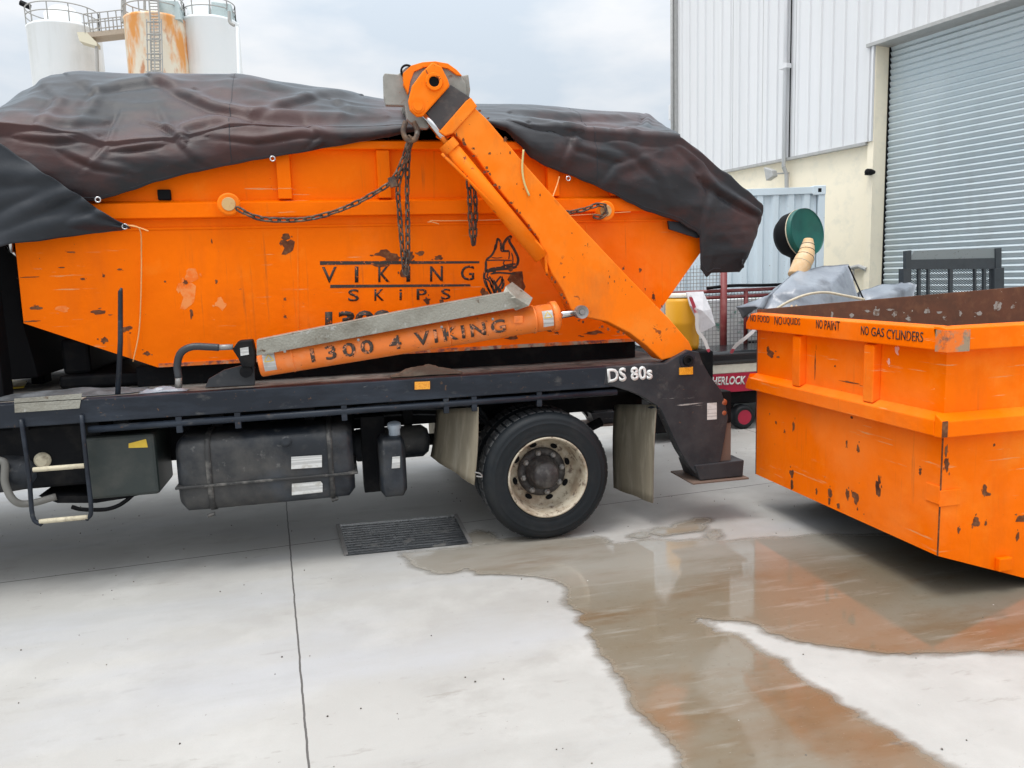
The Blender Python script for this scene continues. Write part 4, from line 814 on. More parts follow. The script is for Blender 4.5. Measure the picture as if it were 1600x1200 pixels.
for i in range(nx+1):
    X = x_a+(XE-x_a)*i/nx; row = []
    for j in range(ny+1):
        v = j/ny; p = tarp_pt(X, v); e = .004
        du = tarp_pt(min(X+e, XE), v)-tarp_pt(X-e, v); dv = tarp_pt(X, min(1, v+.004))-tarp_pt(X, max(0, v-.004)); n = du.cross(dv)
        n = n.normalized() if n.length > 1e-9 else V(0, -1, 0)
        if n.y > 0 and v < .34: n = -n
        if n.z < 0 and v >= .34: n = -n
        w_ = min(1, v/.10)*(.30+.70*min(1, (1-v)*6)); w_ *= .12+.88*min(1, abs(v-.68)/.16) if v > .34 else (.45 if v > .30 else 1); w_ *= .27
        fy = fold(p, v)*w_+creases(p)*.68*min(1, v/.05)*(0 if v > .72 else min(1, abs(v-.70)/.03))
        if v < .34: fy = fy*.9
        q = p+n*fy
        if v < .34: q.y = min(q.y, YB-.066)
        if X < -2.08: dl = (-2.08-X)/.27; q.z = max(1.75, q.z-dl*dl*1.1*max(0, q.z-1.75)); q.x += .12*dl*dl
        row.append(q)
    grid.append(row)
# right-hand end: the sheet drops over the end of the bin
for k in range(1, 26):
    t = k/25; row = []
    for j in range(ny+1):
        v = j/ny; p = grid[nx][j]; base = tarp_pt(XE, v); zbot = 1.72
        drop = max(0, base.z-zbot)*(1-.25*min(1, v*2.5)); sx_ = .03*math.sin(min(1, t*4)*math.pi*.5) - .5*drop*t
        nn_ = noise.noise(V(v*9, t*2.2, 3))*.03*min(1, t*3)+noise.noise(V(v*22, t*3, 5))*.012*min(1, t*3)
        row.append(V(p.x+sx_+nn_, p.y+noise.noise(V(v*6, t*4, 9))*.03*t, p.z-drop*t))
    grid.append(row)
vv = [[bm.verts.new(p) for p in row] for row in grid]
for a, b in zip(vv, vv[1:]):
    for j in range(ny): bm.faces.new((a[j], b[j], b[j+1], a[j+1]))
seam_pts = [[grid[i][j] for i in range(30, nx-10, 3)] for j in (3, 4)]; seam_x = [[grid[i][j] for j in range(3, 128, 2)] for i in (150, 338)]
tarp = obj('tarpaulin', bm, TARP, smooth=True, solid=.006)
for L_s in seam_pts[:1]+seam_x: kid(obj('seam', tube(B(), [p+V(0, -.0035, .001) for p in L_s], .0022, 5), TARP2), tarp)
top(tarp, 'large creased black tarpaulin draped over the loaded orange bin on the truck', 'tarpaulin')
def kidpart(o): kid(o, tarp)
# folded corner hanging at the front of the bin
up = curveXZ([(-70,178),(-20,212),(0,224),(40,250),(80,276),(120,302),(160,330),(190,348),(203,355)], 4.93)
lo = curveXZ([(-70,400),(0,388),(25,381),(60,378),(100,371),(150,364),(190,360),(203,357)], 4.96)
bm = B(); x_a, x_b = up[0][0], up[-1][0]; vv = []
for i in range(91):
    X = x_a+(x_b-x_a)*i/90; zu, zd = interp(up, X), interp(lo, X); row = []
    for j in range(41):
        t = j/40; z = zu+(zd-zu)*t; y = 4.905+.03*t+.02*math.sin(t*9+X*6)*t+noise.noise(V(X*3-z*4, 2, z*7))*.035+abs(noise.noise(V(X*1.5+z*2, 7, z*9-X*3)))*-.04
        row.append(bm.verts.new((X, min(y, 4.985), z)))
    vv.append(row)
for a, b in zip(vv, vv[1:]):
    for j in range(40): bm.faces.new((a[j], b[j], b[j+1], a[j+1]))
fc = obj('folded_corner', bm, TARP2, smooth=True, solid=.006); kid(fc, tarp); fc.location = fc.location
for x, y, Yy in ((426,248,4.93),(153,312,4.885),(195,354,4.915),(888,279,4.945)):
    c = PY(x, y, Yy); e_ = obj('eyelet', tube(B(), [c+V(math.cos(t)*.014, 0, math.sin(t)*.014) for t in [2*math.pi*k/16 for k in range(16)]], .0045, 6, closed=True), CHROME, tarp, smooth=True)
bm = prism(B(), [PY(1044,345,5.0), PY(1104,352,5.0), PY(1108,368,5.0), PY(1090,372,5.0), PY(1046,358,5.0)], (0, .02, 0)); obj('hem_flap', bm, TARP2, tarp)

# ------------------------------------------------------------------ chains and cords
def chain_thing(label, paths, Y=None, pitch=.05):
    bm = B()
    for pth in paths: chain(bm, spline(pth, 8), pitch)
    o = obj('lifting_chain', bm, CHAINM, smooth=True); top(o, label, 'chain', 'chains hanging from the lift beam'); return o
yc = 4.86
o = chain_thing('rusty chain sagging from the shackle to the left lug of the loaded bin', [[PY(640,214,YA), PY(632,245,4.80), PY(618,275,4.84), PY(607,288,4.87), PY(585,302,4.9), PY(555,318,4.92), PY(520,332,4.92), PY(480,342,4.92), PY(440,344,4.92), (PY(405,341,4.91)), PY(378,330,4.9), PY(366,322,4.9)]])
bm = tube(B(), [PY(612, 277, 4.84), PY(616, 292, 4.84)], .026, 8); kk = obj('hook', bm, CHAINM, o); kk.location = kk.location
kk.matrix_parent_inverse = Matrix.Translation(-WLOC[o])
chain_thing('double strand of rusty chain hanging straight down over the VIKING lettering', [[PY(644,216,4.78), PY(634,250,4.84), PY(622,290,4.9), PY(624,330,4.93), PY(627,370,4.93), PY(630,405,4.93), PY(634,434,4.93)], [PY(640,216,4.78), PY(637,260,4.88), PY(636,300,4.92), PY(637,350,4.92), PY(637,400,4.92), PY(635,432,4.92)]])
chain_thing('short bunched chain hanging beside the tilt cylinder with a hook at its end', [[PY(732,282,4.9), PY(734,310,4.92), PY(735,345,4.93), PY(739,384,4.93)], [PY(740,282,4.91), PY(743,315,4.93), PY(743,345,4.94), PY(740,384,4.94)]])
chain_thing('short chain looped round the right lug of the loaded bin and running behind the arm', [[PY(868,330,4.9), PY(890,332,4.9), PY(905,329,4.9), PY(918,326,4.9), PY(932,320,4.9), PY(944,320,4.9), PY(948,332,4.9), PY(938,340,4.9), PY(920,335,4.9)]])
def cord(label, pts, m, r=.004, name='cord'):
    o = obj(name, tube(B(), spline(pts, 8), r, 6), m, smooth=True); top(o, label, 'cord'); return o
cord('thin pale orange cord hanging from the tarp corner down the left of the bin', [PY(232,361,4.9), PY(215,355,4.93), PY(196,352,4.93), PY(218,358,4.97), PY(221,400,5.03), PY(220,470,5.04), PY(217,520,5.04), PY(208,565,5.03)], CORDO, .0035)
cord('yellowish cord looped over the orange lifting arm', [PY(818,234,YA-.012), PY(816,262,YA-.01), PY(819,285,YA-.01), PY(827,306,YA-.008)], mat('yellow_cord', (.62, .52, .22), .8), .0065)
cord('thin pale string stretched level across the loaded bin beside the chains', [PY(668,347,4.97), PY(676,347,4.97), PY(686,350,4.97), PY(672,345,4.97), PY(700,345,4.98), PY(790,343,4.99), PY(905,336,4.98), PY(985,331,4.98)], CORDO, .0025)
cord('pale cord hanging from the tarp hem to the lifting arm', [PY(874,276,4.95), PY(870,290,4.93), PY(862,312,4.88)], CORDO, .004)

# loose sheets on the deck
def lump(name, label, cat, cx, cy, cz, sx, sy, h, m, n=26, seed=0, rot=0, pw=.8):
    bm = B(); vv = []
    for i in range(n+1):
        row = []
        for j in range(n+1):
            u, v = i/n*2-1, j/n*2-1; r_ = max(abs(u), abs(v)); e = noise.noise(V(u*1.3+seed, v*1.3, 1))*.25
            x = u*sx*(1+e); y = v*sy*(1+e); hh = h*max(0, 1-(u*u+v*v)**.5*.98)**pw; hh += (noise.noise(V(u*3+seed, v*3, seed))*.30+abs(noise.noise(V(u*5, v*5+seed, 3)))*.25)*h*min(1, (1-r_)*3+.15)
            c_, s_ = math.cos(rot), math.sin(rot); row.append(bm.verts.new((cx+x*c_-y*s_, cy+x*s_+y*c_, cz+max(.002, hh))))
        vv.append(row)
    for a, b in zip(vv, vv[1:]):
        for j in range(n): bm.faces.new((a[j], b[j], b[j+1], a[j+1]))
    o = obj(name, bm, m, smooth=True, solid=.004); top(o, label, cat); return o
a = PZ(130, 596, 1.125); lump('rubber_sheet', 'crumpled dark rubber sheet lying flat on the deck left of the stake', 'sheet', a.x+.1, YT+.28, 1.115, .42, .12, .035, mat('dark_rubber_sheet', (.05, .055, .06), .6, 0, [L((.13, .14, .15), 4, .45, .6)]), seed=4)
a = PZ(660, 578, 1.125); lump('canvas_scrap', 'crumpled grey brown canvas scrap lying on the deck under the lift cylinder', 'canvas', a.x, YT+.18, 1.118, .22, .05, .06, mat('brown_canvas', (.16, .12, .09), .9, 0, [L((.24, .2, .15), 8, .45, .6)]), seed=9)
a = PZ(260, 598, 1.125); lump('plastic_scrap', 'small crumpled grey plastic scrap on the deck beside the hose fitting', 'plastic', a.x+.06, YT+.13, 1.118, .13, .035, .03, GREYSHEET, seed=12, n=14)

# ------------------------------------------------------------------ standing skip bin at the right
X2, Yn, Yf, zt2, zb2 = 2.90, 3.14, 4.86, 1.405, .25
b2 = thing('skip_bin', 'empty orange skip bin standing on wet concrete, rim stencilled NO FOOD NO PAINT', 'skip bin', (4.6, 4.0, 0))
xe = 6.3; th = .012
prof = [V(X2, Yn, zt2), V(X2, Yn, zb2), V(3.60, Yn, .012), V(5.75, Yn, .012), V(xe, Yn, .42), V(xe, Yn, zt2)]
bm = B(); prism(bm, prof, (0, th, 0)); obj('side_wall', bm, ORANGE, b2)
zfr = lambda x: 1.432+(x-X2)*.036
bm = B(); prism(bm, [V(p.x, Yf-th, p.z if p.z < 1 else zfr(p.x)) for p in prof], (0, th, 0)); obj('side_wall', bm, INNER, b2)
bm = B(); box(bm, (X2, Yn+th, zb2), (X2+th, Yf-th, zt2)); obj('end_wall', bm, ORANGE, b2)
bm = B(); box(bm, (xe-th, Yn+th, .42), (xe, Yf-th, zt2)); obj('end_wall', bm, ORANGE, b2)
bm = B()
for a, b in zip(prof[1:], prof[2:5]):
    d = (b-a).normalized(); n = V(-d.z, 0, d.x)*.01; prism(bm, [V(a.x, Yn+th, a.z), V(b.x, Yn+th, b.z), V(b.x, Yn+th, b.z)+n, V(a.x, Yn+th, a.z)+n], (0, Yf-Yn-2*th, 0))
obj('floor_plate', bm, UNDER, b2)  # grimy near-black underside, its colour deepens the shadow below the bin
bm = B(); prism(bm, [V(X2+.02, Yf-th-.006, .3), V(xe-.02, Yf-th-.006, .3), V(xe-.02, Yf-th-.006, zfr(xe)-.003), V(X2+.02, Yf-th-.006, zfr(X2)-.003)], (0, .004, 0)); box(bm, (X2+th+.002, Yn+th+.01, .3), (X2+th+.006, Yf-th-.01, zt2-.003)); box(bm, (X2+.02, Yn+th+.002, .3), (xe-.02, Yn+th+.006, zt2-.003))
obj('inner_lining', bm, INNER, b2)
def ring_bar(name, z0, z1, pr, slope, m=ORANGE, lip=0):
    # around near side, left end, far side
    for nm, a, b, n in (('n', V(X2-pr, Yn, 0), V(xe+pr, Yn, 0), V(0, -1, 0)), ('l', V(X2, Yn-.0, 0), V(X2, Yf+.0, 0), V(-1, 0, 0)), ('f', V(X2-pr, Yf, 0), V(xe+pr, Yf, 0), V(0, 1, 0)), ('r', V(xe, Yn, 0), V(xe, Yf, 0), V(1, 0, 0))):
        lip_ = lip; lip = 0 if nm == 'f' else lip; slope_ = slope; z1_ = z1
        if nm == 'f' and lip_: z1_ = z1-.012
        bm = prism(B(), [a+V(0, 0, z0), a+n*pr+V(0, 0, z0+.003), a+n*pr+V(0, 0, z1-slope), a+V(0, 0, z1), a-n*lip+V(0, 0, z1), a-n*lip+V(0, 0, z1-.02)] if lip else [a+V(0, 0, z0), a+n*pr+V(0, 0, z0+.003), a+n*pr+V(0, 0, z1_-slope-(.05 if nm == 'f' else 0)), a+V(0, 0, z1_)], b-a); lip = lip_
        obj(name, bm, m, b2, bev=.005)
ring_bar('rim', 1.292, zt2+.005, .055, .008, lip=.03)
ring_bar('ledge', .868, .985, .055, .035)
for (x, y) in ((1247, 560), (1360, 590)):
    yy = PX(x, y, X2-.03).y; bm = prism(B(), [V(X2, yy-.045, .984), V(X2-.045, yy-.04, .965), V(X2-.045, yy+.04, .965), V(X2, yy+.045, .984)], (0, 0, .315)); obj('rib', bm, ORANGE, b2, bev=.004)
for xx in (3.75, 4.6, 5.5):
    bm = prism(B(), [V(xx-.045, Yn, .984), V(xx-.04, Yn-.045, .965), V(xx+.04, Yn-.045, .965), V(xx+.045, Yn, .984)], (0, 0, .315)); obj('rib', bm, ORANGE, b2, bev=.004)
xr = X2-.0565
def T2(s, xa, ya, xb, yb_, yt):
    a, b, c = PX(xa, ya, xr), PX(xb, yb_, xr), PX(xa, yt, xr); a.z = b.z = a.z; text('lettering', s, PAINTB, a, b, V(xr, a.y, c.z), b2, off=.004)
T2('NO', 1172, 502, 1181, 504, 491); T2('FOOD', 1184, 503, 1202, 505, 492); T2('NO', 1210, 507, 1222, 508, 493.5); T2('LIQUIDS', 1224, 508, 1250, 511, 495)
T2('NO', 1275, 513, 1285, 514, 499); T2('PAINT', 1288, 514.5, 1312, 517, 500); T2('NO', 1345, 523, 1357, 525, 509); T2('GAS', 1361, 525, 1381, 528, 511); T2('CYLINDERS', 1385, 529, 1442, 535, 514)
# corner plates and small welded patches
c0 = V(X2-.057, Yn-.057, 0); bm = B(); box(bm, (X2-.058, Yn-.0585, 1.29), (X2+.075, Yn-.0555, 1.395)); box(bm, (X2-.0585, Yn-.058, 1.29), (X2-.0555, Yn+.012, 1.395)); obj('corner_plate', bm, mat('worn_corner_plate', (.34, .24, .15), .7, 0, [L((.82, .17, .01), 7, .46, .54), L((.12, .09, .07), 16, .5, .65)]), b2)
bm = B(); box(bm, (X2-.058, Yn-.0595, .875), (X2-.028, Yn-.0555, .955)); obj('corner_plate', bm, CHIP, b2)
bm = B(); a = PY(1500, 763, Yn); b = PY(1466, 792, Yn); box(bm, (X2-.006, Yn-.006, b.z), (a.x, Yn, a.z)); box(bm, (X2-.006, Yn, b.z+.01), (X2, Yn+.09, a.z+.02)); obj('welded_patch', bm, ORANGE, b2, bev=.003)
bm = B(); a = PY(1560, 870, Yn); box(bm, (a.x-.02, Yn-.03, a.z-.07), (a.x+.06, Yn, a.z)); obj('hook_lug', bm, ORANGE, b2, bev=.005)
obj('corner_weld', box(B(), (X2-.003, Yn-.003, zb2), (X2+.003, Yn+.002, .866)), CHIP, b2)
cl2 = [(1240,667,3,9),(1226,674,2,2.5),(1323,693,1.5,5),(1341,702,4,7),(1237,740,6,8),(1238,757,4,9),(1213,660,2,2),(1298,770,6,8),(1296,783,3,5),(1276,768,2,5),(1324,772,5,9),(1337,778,8,12),(1372,765,7,13),(1374,750,3,8),(1438,737,3,5),(1310,790,4,4),
       (1203,553,13,6),(1200,545,5,5),(1216,558,6,2),(1274,572,1.2,16),(1305,572,2.5,1.5),(1326,597,26,1.2),(1258,628,4,3),(1331,652,3,2)]
chips('paint_chip', cl2, lambda x, y: PX(x, y, X2), (-1, 0, 0), CHIP, b2, (0, 1, 0), random.Random(11))
chips('paint_chip', [(1479,725,5,12),(1478,705,2,8),(1525,817,7,9),(1538,766,4,8),(1543,772,6,3),(1595,810,12,6),(1540,818,2,3),(1553,695,1.5,2),(1590,838,3,6),(1498,828,2,4)], lambda x, y: PY(x, y, Yn), (0, -1, 0), CHIP, b2, (1, 0, 0), random.Random(12))
chips('pink_scuff', [(1402,548,4,7),(1389,565,2.5,5)], lambda x, y: PX(x, y, X2), (-1, 0, 0), mat('pink_scuff', (.85, .45, .35), .7), b2, (0, 1, 0))
chips('pale_scrape', [(1448,486,6,4),(1468,488,6,2),(1370,488,7,6),(1355,486,5,2),(1398,490,5,5),(1420,498,6,4),(1390,484,7,1.5),(1558,478,8,7),(1582,480,4,3),(1500,490,3,3),(1530,490,6,3),(1330,493,4,3),(1300,492,2,5),(1475,495,2,2)], lambda x, y: PY(x, y, Yf-th-.006), (0, -1, 0), SCRAPE, b2, (1, 0, 0), random.Random(14))
bm = B()
for k in range(7): 
    c = PY(1232+k*5, 482.5+random.uniform(-.6, .6), Yf-.01); tube(bm, [c, c+V(random.uniform(-.05, .05), .01, random.uniform(-.02, .03))], .008, 5)
o = obj('rubbish_scrap', bm, WRAP); top(o, 'few tan scraps caught inside the far corner of the empty bin', 'scraps')

# ------------------------------------------------------------------ warehouse
B0 = V(7.23, 15.17, 0); AV = V(.2235, -.9747, 0); NV = V(-.9747, -.2235, 0)
def FP(s, h, o=0): return B0+AV*s+NV*o+V(0, 0, h)
wh = thing('warehouse', 'tall warehouse with white ribbed cladding above a cream wall and a big roller door', 'building', B0)
def fbox(bm, s0, s1, h0, h1, o0, o1): return prism(bm, [FP(s0, h0, o0), FP(s1, h0, o0), FP(s1, h1, o0), FP(s0, h1, o0)], NV*(o1-o0))
def ribbed(s0, s1, h0, h1, pitch=.235, dep=.03):
    bm = B(); pr = []; s = s0
    while s < s1-1e-6:
        for ds, o_ in ((0, 0), (.12, 0), (.135, dep), (.175, dep), (.19, 0)):
            if s+ds < s1: pr.append((s+ds, o_))
        s += pitch
    pr.append((s1, 0)); A = [bm.verts.new(FP(a, h0, .06+b)) for a, b in pr]; Q = [bm.verts.new(FP(a, h1, .06+b)) for a, b in pr]
    for i in range(len(pr)-1): bm.faces.new((A[i], A[i+1], Q[i+1], Q[i]))
    return bm
SD0, SD1, HD, HC, HT = 4.72, 10.4, 4.97, 3.585, 9.5
obj('cladding', ribbed(.0, SD0-.02, HC, HT), CLAD, wh); obj('cladding', ribbed(SD0-.02, 16, HD+.02, HT), CLAD, wh)
obj('lower_wall', fbox(B(), 0, SD0, 0, HC+.3, -.25, .0), CREAM, wh); obj('lower_wall', fbox(B(), SD1, 16, 0, HC+.3, -.25, 0), CREAM, wh)
bm = fbox(B(), SD0-.10, SD0, 0, HD, -.02, .05); obj('door_jamb', bm, CREAM, wh, bev=.004)
bm = fbox(B(), SD0, SD0+.012, 0, HD, -.28, .05); obj('door_reveal', bm, CREAM, wh)
bm = fbox(B(), 0, SD0-.1, HC-.045, HC-.0, .002, .105); obj('base_trim', bm, TRIM, wh)
bm = fbox(B(), SD0-.12, SD1+.1, HD-.0, HD+.05, -.3, .12); obj('door_lintel', bm, TRIM, wh)
bm = fbox(B(), SD0-.035, SD0, HC, HD-.002, .055, .10); obj('corner_flashing', bm, CLAD, wh)
bm = B(); pr = []; h = 0
while h < HD: pr += [(h, -.26), (h+.05, -.238), (h+.072, -.26), (h+.08, -.272)]; h += .088
A = [bm.verts.new(FP(SD0+.014, a, b)) for a, b in pr]; Q = [bm.verts.new(FP(SD1, a, b)) for a, b in pr]
for i in range(len(pr)-1): bm.faces.new((A[i], A[i+1], Q[i+1], Q[i]))
obj('roller_door', bm, SHUT, wh)
bm = fbox(B(), SD0+.012, SD0+.03, 0, HD, -.27, -.225); obj('door_guide', bm, UNDER, wh)
bm = B(); fbox(bm, 0, .2, 0, HT, -14, 0); fbox(bm, .2, 16, HT-.2, HT, -14, 0); obj('rear_structure', bm, CLAD, wh)
for k_ in range(1, 6): obj('sheet_lap', fbox(B(), k_*.76+.115, k_*.76+.12, HC, HT, .058, .064), TRIM, wh)
obj('corner_flashing', fbox(B(), -.08, .03, HC-.05, HT, .03, .13), TRIM, wh)
obj('downpipe', tube(B(), [FP(.55*0-.03, HC-1.5, .17), FP(-.03, HT, .17)], .03, 10), TRIM, wh, smooth=True)
sdp = None
for s in [x/100 for x in range(50, 450)]:
    v = FP(s, 3.6, .15)-CAM; u = 800+FPX*v.dot(RGT)/v.dot(FWD)
    if u > 1224 and sdp is None: sdp = s
dp = obj('downpipe', tube(B(), [FP(sdp, HC-.15, .15), FP(sdp, HT, .15)], .034, 12), CLAD, wh, smooth=True)
bm = fbox(B(), sdp+.055, sdp+.075, HC-.0, HT, .09, .1); obj('joint_strip', bm, UNDER, wh)
obj('pipe_clip', fbox(B(), sdp-.09, sdp+.09, 5.05, 5.12, .1, .21), CLAD, dp)
obj('pipe_shoe', tube(B(), [FP(sdp, HC-.15, .15), FP(sdp+.02, HC-.28, .10), FP(sdp+.02, HC-.75, .08)], .035, 10), TRIM, dp)
o = thing('flood_light', 'small tilted grey flood light on the cream wall below the downpipe', 'light', FP(sdp-.2, HC-.3, .1))
obj('housing', prism(B(), [FP(sdp-.32, HC-.12, .18), FP(sdp-.12, HC-.2, .18), FP(sdp-.1, HC-.3, .18), FP(sdp-.26, HC-.36, .18)], NV*.12), TRIM, o, bev=.01); obj('bracket', tube(B(), [FP(sdp-.15, HC-.25, .2), FP(sdp-.02, HC-.25, .0)], .015, 6), TRIM, o)
def on_wall(x, y, off=.05):
    d = ray(x, y); q = B0+NV*off; t = (q-CAM).dot(NV)/d.dot(NV); return CAM+d*t
c = on_wall(1362, 269); o = thing('wall_lamp', 'small dark lamp fixed to the cream wall beside the roller door', 'light', c)
obj('housing', lathe(B(), c, NV, [(-.05, .03), (.03, .05), (.10, .05), (.12, 0)], 12), UNDER, o); obj('arm', tube(B(), [c, c-AV*.12+V(0, 0, -.02)], .012, 6), UNDER, o)
c = on_wall(1342, 419); o = thing('hose_tap', 'pale hose bracket with a tap on the cream wall behind the grey sheet', 'tap', c)
obj('bracket', tube(B(), [c-AV*.18, c+V(0, 0, .03), c+AV*.14+V(0, 0, -.02)], .035, 8), TRIM, o); obj('spout', tube(B(), [c-AV*.1, c-AV*.1-V(0, 0, .2)], .015, 6), RAILM, o)
c = FP(-.14, 5.35, .2); c = PD(1049, 174, 15.9); o = thing('security_camera', 'white and black security camera on a thin bracket at the warehouse corner', 'camera', c)
obj('housing', box(B(), c+V(-.045, -.05, -.17), c+V(.045, .05, .13)), CLAD, o, bev=.01); obj('lens', box(B(), c+V(-.04, -.06, .02), c+V(.04, -.052, .12)), UNDER, o)
obj('bracket', tube(B(), [c+V(.02, 0, -.12), c+V(.24, .1, -.12), c+V(.24, .1, -.3)], .012, 6), CLAD, o); obj('junction_box', box(B(), c+V(.2, .05, -.42), c+V(.29, .12, -.27)), TRIM, o, bev=.005)

# ------------------------------------------------------------------ shipping container
ca_ = PD(1290, 290, 10.3); fv = (PD(1040, 297.5, 10.3)-ca_); fv.z = 0; fv.normalize(); bv = V(-fv.y, fv.x, 0); bv = bv if bv.y > 0 else -bv
HCN = ca_.z; ct = thing('shipping_container', 'pale blue grey corrugated shipping container in front of the cream warehouse wall', 'container', V(ca_.x, ca_.y, 0))
def CP(s, h, o=0): return V(ca_.x, ca_.y, 0)+fv*s+V(0, 0, h)-bv*o
LC = 3.4
bm = B(); pr = []; s = .10
while s < LC-.1: pr += [(s, -.05), (s+.07, -.05), (s+.105, -.012), (s+.175, -.012)]; s += .21
A = [bm.verts.new(CP(a, .15, b)) for a, b in pr]; Q = [bm.verts.new(CP(a, HCN-.10, b)) for a, b in pr]
for i in range(len(pr)-1): bm.faces.new((A[i], A[i+1], Q[i+1], Q[i]))
obj('corrugated_panel', bm, CONT, ct)
def cbox(bm, s0, s1, h0, h1, o0, o1): return prism(bm, [CP(s0, h0, o0), CP(s1, h0, o0), CP(s1, h1, o0), CP(s0, h1, o0)], bv*(o0-o1)*1.0)
for s0, s1, h0, h1 in ((0, .09, .12, HCN-.12), (LC-.09, LC, .12, HCN-.12)): obj('corner_post', cbox(B(), s0, s1, h0, h1, 0, -.1), CONT, ct, bev=.006)
obj('top_rail', cbox(B(), .16, LC-.16, HCN-.10, HCN-.01, .0, -.06), CONT, ct, bev=.004); obj('bottom_rail', cbox(B(), .09, LC-.09, .02, .15, 0, -.06), CONT, ct, bev=.004)
for s in (0, LC-.16):
    cc_ = obj('corner_casting', cbox(B(), s-.005, s+.165, HCN-.12, HCN+.005, .01, -.16), CONT, ct, bev=.01)
    obj('casting_hole_dark', cbox(B(), s+.055, s+.105, HCN-.085, HCN-.03, .012, .0), BLACK, cc_, bev=.015)  # solid black block, coloured for the shade inside the casting opening
bm = cbox(B(), .02, LC-.02, .1, HCN-.03, -.12, -2.4); obj('body', bm, CONT, ct)
bm = B()
k = .12
while k < 2.3:
    p = CP(-.012, .15, -k); prism(bm, [p, p-fv*.03, p-fv*.03+bv*.09, p+bv*.09], (0, 0, HCN-.3)); k += .2
obj('corrugated_panel', bm, CONT, ct)

# ------------------------------------------------------------------ yard clutter between the truck and the standing bin
# caged trailer
tl_ = thing('cage_trailer', 'dark red tube framed trailer with wire mesh sides behind the skip truck', 'trailer', (5.0, 8.3, 0))
YC = 8.0
xa, xb = PY(1040, 500, YC).x, PY(1320, 460, YC).x; zt_ = PY(1130, 455, YC).z; zb_ = PY(1130, 550, YC).z
zt_ = 1.47; zb_ = .80
def msh(bm, x0, x1, y, z0, z1, p=.045, r=.0035):
    x = x0
    while x <= x1: tube(bm, [V(x, y, z0), V(x, y, z1)], r, 4); x += p
    z = z0
    while z <= z1: tube(bm, [V(x0, y, z), V(x1, y, z)], r, 4); z += p
    return bm
obj('mesh_side', msh(B(), xa, xb, YC+.02, zb_, zt_-.03), MESHM, tl_); obj('mesh_side', msh(B(), xa, xb, YC+1.3, zb_, zt_-.03), MESHM, tl_)
x1120 = PY(1128, 450, YC).x
obj('mesh_side', msh(B(), xa, x1120, YC+.04, zt_+.02, zt_+.30, .04), MESHM, tl_)
for zz in (zt_, zt_-.07, zb_): obj('rail', tube(B(), [V(xa, YC, zz), V(xb, YC, zz+.01)], .02, 8), RED, tl_, smooth=True)
obj('rail', tube(B(), spline([V(x1120-.2, YC-.03, zt_+.04), V(x1120+.1, YC-.03, zt_+.06), V(x1120+.6, YC-.03, zt_+.05), V(xb, YC-.03, zt_+.06)], 5), .018, 8), UNDER, tl_, smooth=True)
for x in (1085, 1165, 1230, 1300):
    xx = PY(x, 500, YC).x; obj('upright', tube(B(), [V(xx, YC, zb_), V(xx, YC, zt_)], .024, 8), RED, tl_, smooth=True)
obj('post', tube(B(), [V(x1120, YC-.04, .5), V(x1120, YC-.04, 1.75)], .038, 12), RED, tl_, smooth=True)
bm = B(); box(bm, (xa, YC-.05, zb_-.16), (xb, YC+1.4, zb_-.02)); obj('trailer_bed', bm, UNDER, tl_, bev=.01)
for x in (xa+.6, xb-.2):
    obj('wheel', lathe(B(), (x, YC-.02, .3), (0, 1, 0), [(0, 0), (0, .16), (-.01, .2), (.0, .28), (.03, .3), (.15, .3), (.18, .26), (.18, 0)], 28), RUBBER, tl_, smooth=True)
obj('white_box', box(B(), (xa+.1, YC+.5, zb_), (xb-.1, YC+1.1, zt_-.12)), mat('pale_cargo', (.66, .67, .66), .7, 0, [L((.1, .25, .2), 4, .55, .6), L((.6, .6, .62), 6, .5, .6)]), tl_)
# yellow drum with a white bag and striped tape
c = PY(1066, 500, 7.35); o = thing('yellow_drum', 'yellow plastic drum half hidden behind the lifting arm', 'drum', V(c.x, c.y, .9))
r_ = .17; z0_, z1_ = PY(1066, 545, 7.35).z, PY(1066, 462, 7.35).z
obj('body', lathe(B(), V(c.x, c.y, 0), (0, 0, 1), [(z0_, 0), (z0_, r_*.95), (z0_+.05, r_), (z0_+.25, r_), (z0_+.27, r_*1.03), (z0_+.29, r_), (z1_-.06, r_), (z1_-.02, r_*.9), (z1_-.01, 0)], 32), mat('amber_plastic', (.80, .40, .02), .45), o, smooth=True)
obj('lid', lathe(B(), V(c.x, c.y, 0), (0, 0, 1), [(z1_-.015, r_*.94), (z1_+.02, r_*.94), (z1_+.025, r_*.85), (z1_+.025, 0)], 32), PALE, o, smooth=True)
bm = B(); box(bm, (c.x-.5, c.y-.3, .1), (c.x+.20, c.y+.3, z0_-.003)); o = obj('equipment_box', bm, UNDER, bev=.02); top(o, 'dark box under the yellow drum behind the truck', 'box')
pts = [PY(1072,457,7.15), PY(1098,456,7.15), PY(1110,484,7.1), PY(1117,508,7.1), PY(1092,521,7.1), PY(1086,495,7.1), PY(1078,478,7.1)]
bm = B(); cc = sum(pts, Vector())/len(pts)+V(0, -.05, 0); cv = bm.verts.new(cc); vs = [bm.verts.new(p) for p in pts]
for i in range(len(vs)): bm.faces.new((vs[i], vs[(i+1) % len(vs)], cv))
o = obj('white_bag', bm, flat('white_plastic', (.75, .75, .78), .5), solid=.02); top(o, 'crumpled white plastic bag hanging beside the yellow drum', 'bag')
bm = B(); ribbon(bm, spline([PY(1078,462,7.05), PY(1088,490,7.05), PY(1090,515,7.05), PY(1100,530,7.05), PY(1108,550,7.05)], 6), .018, (0, 1, 0))
o = obj('barrier_tape', bm, mat('red_white_tape', (.75, .73, .72), .5, 0, [L((.5, .05, .08), 3, .5, .52, (1, 1, 3), det=0)]), solid=.002); top(o, 'red and white striped tape dangling below the white bag', 'tape', 'loose strips of barrier tape')
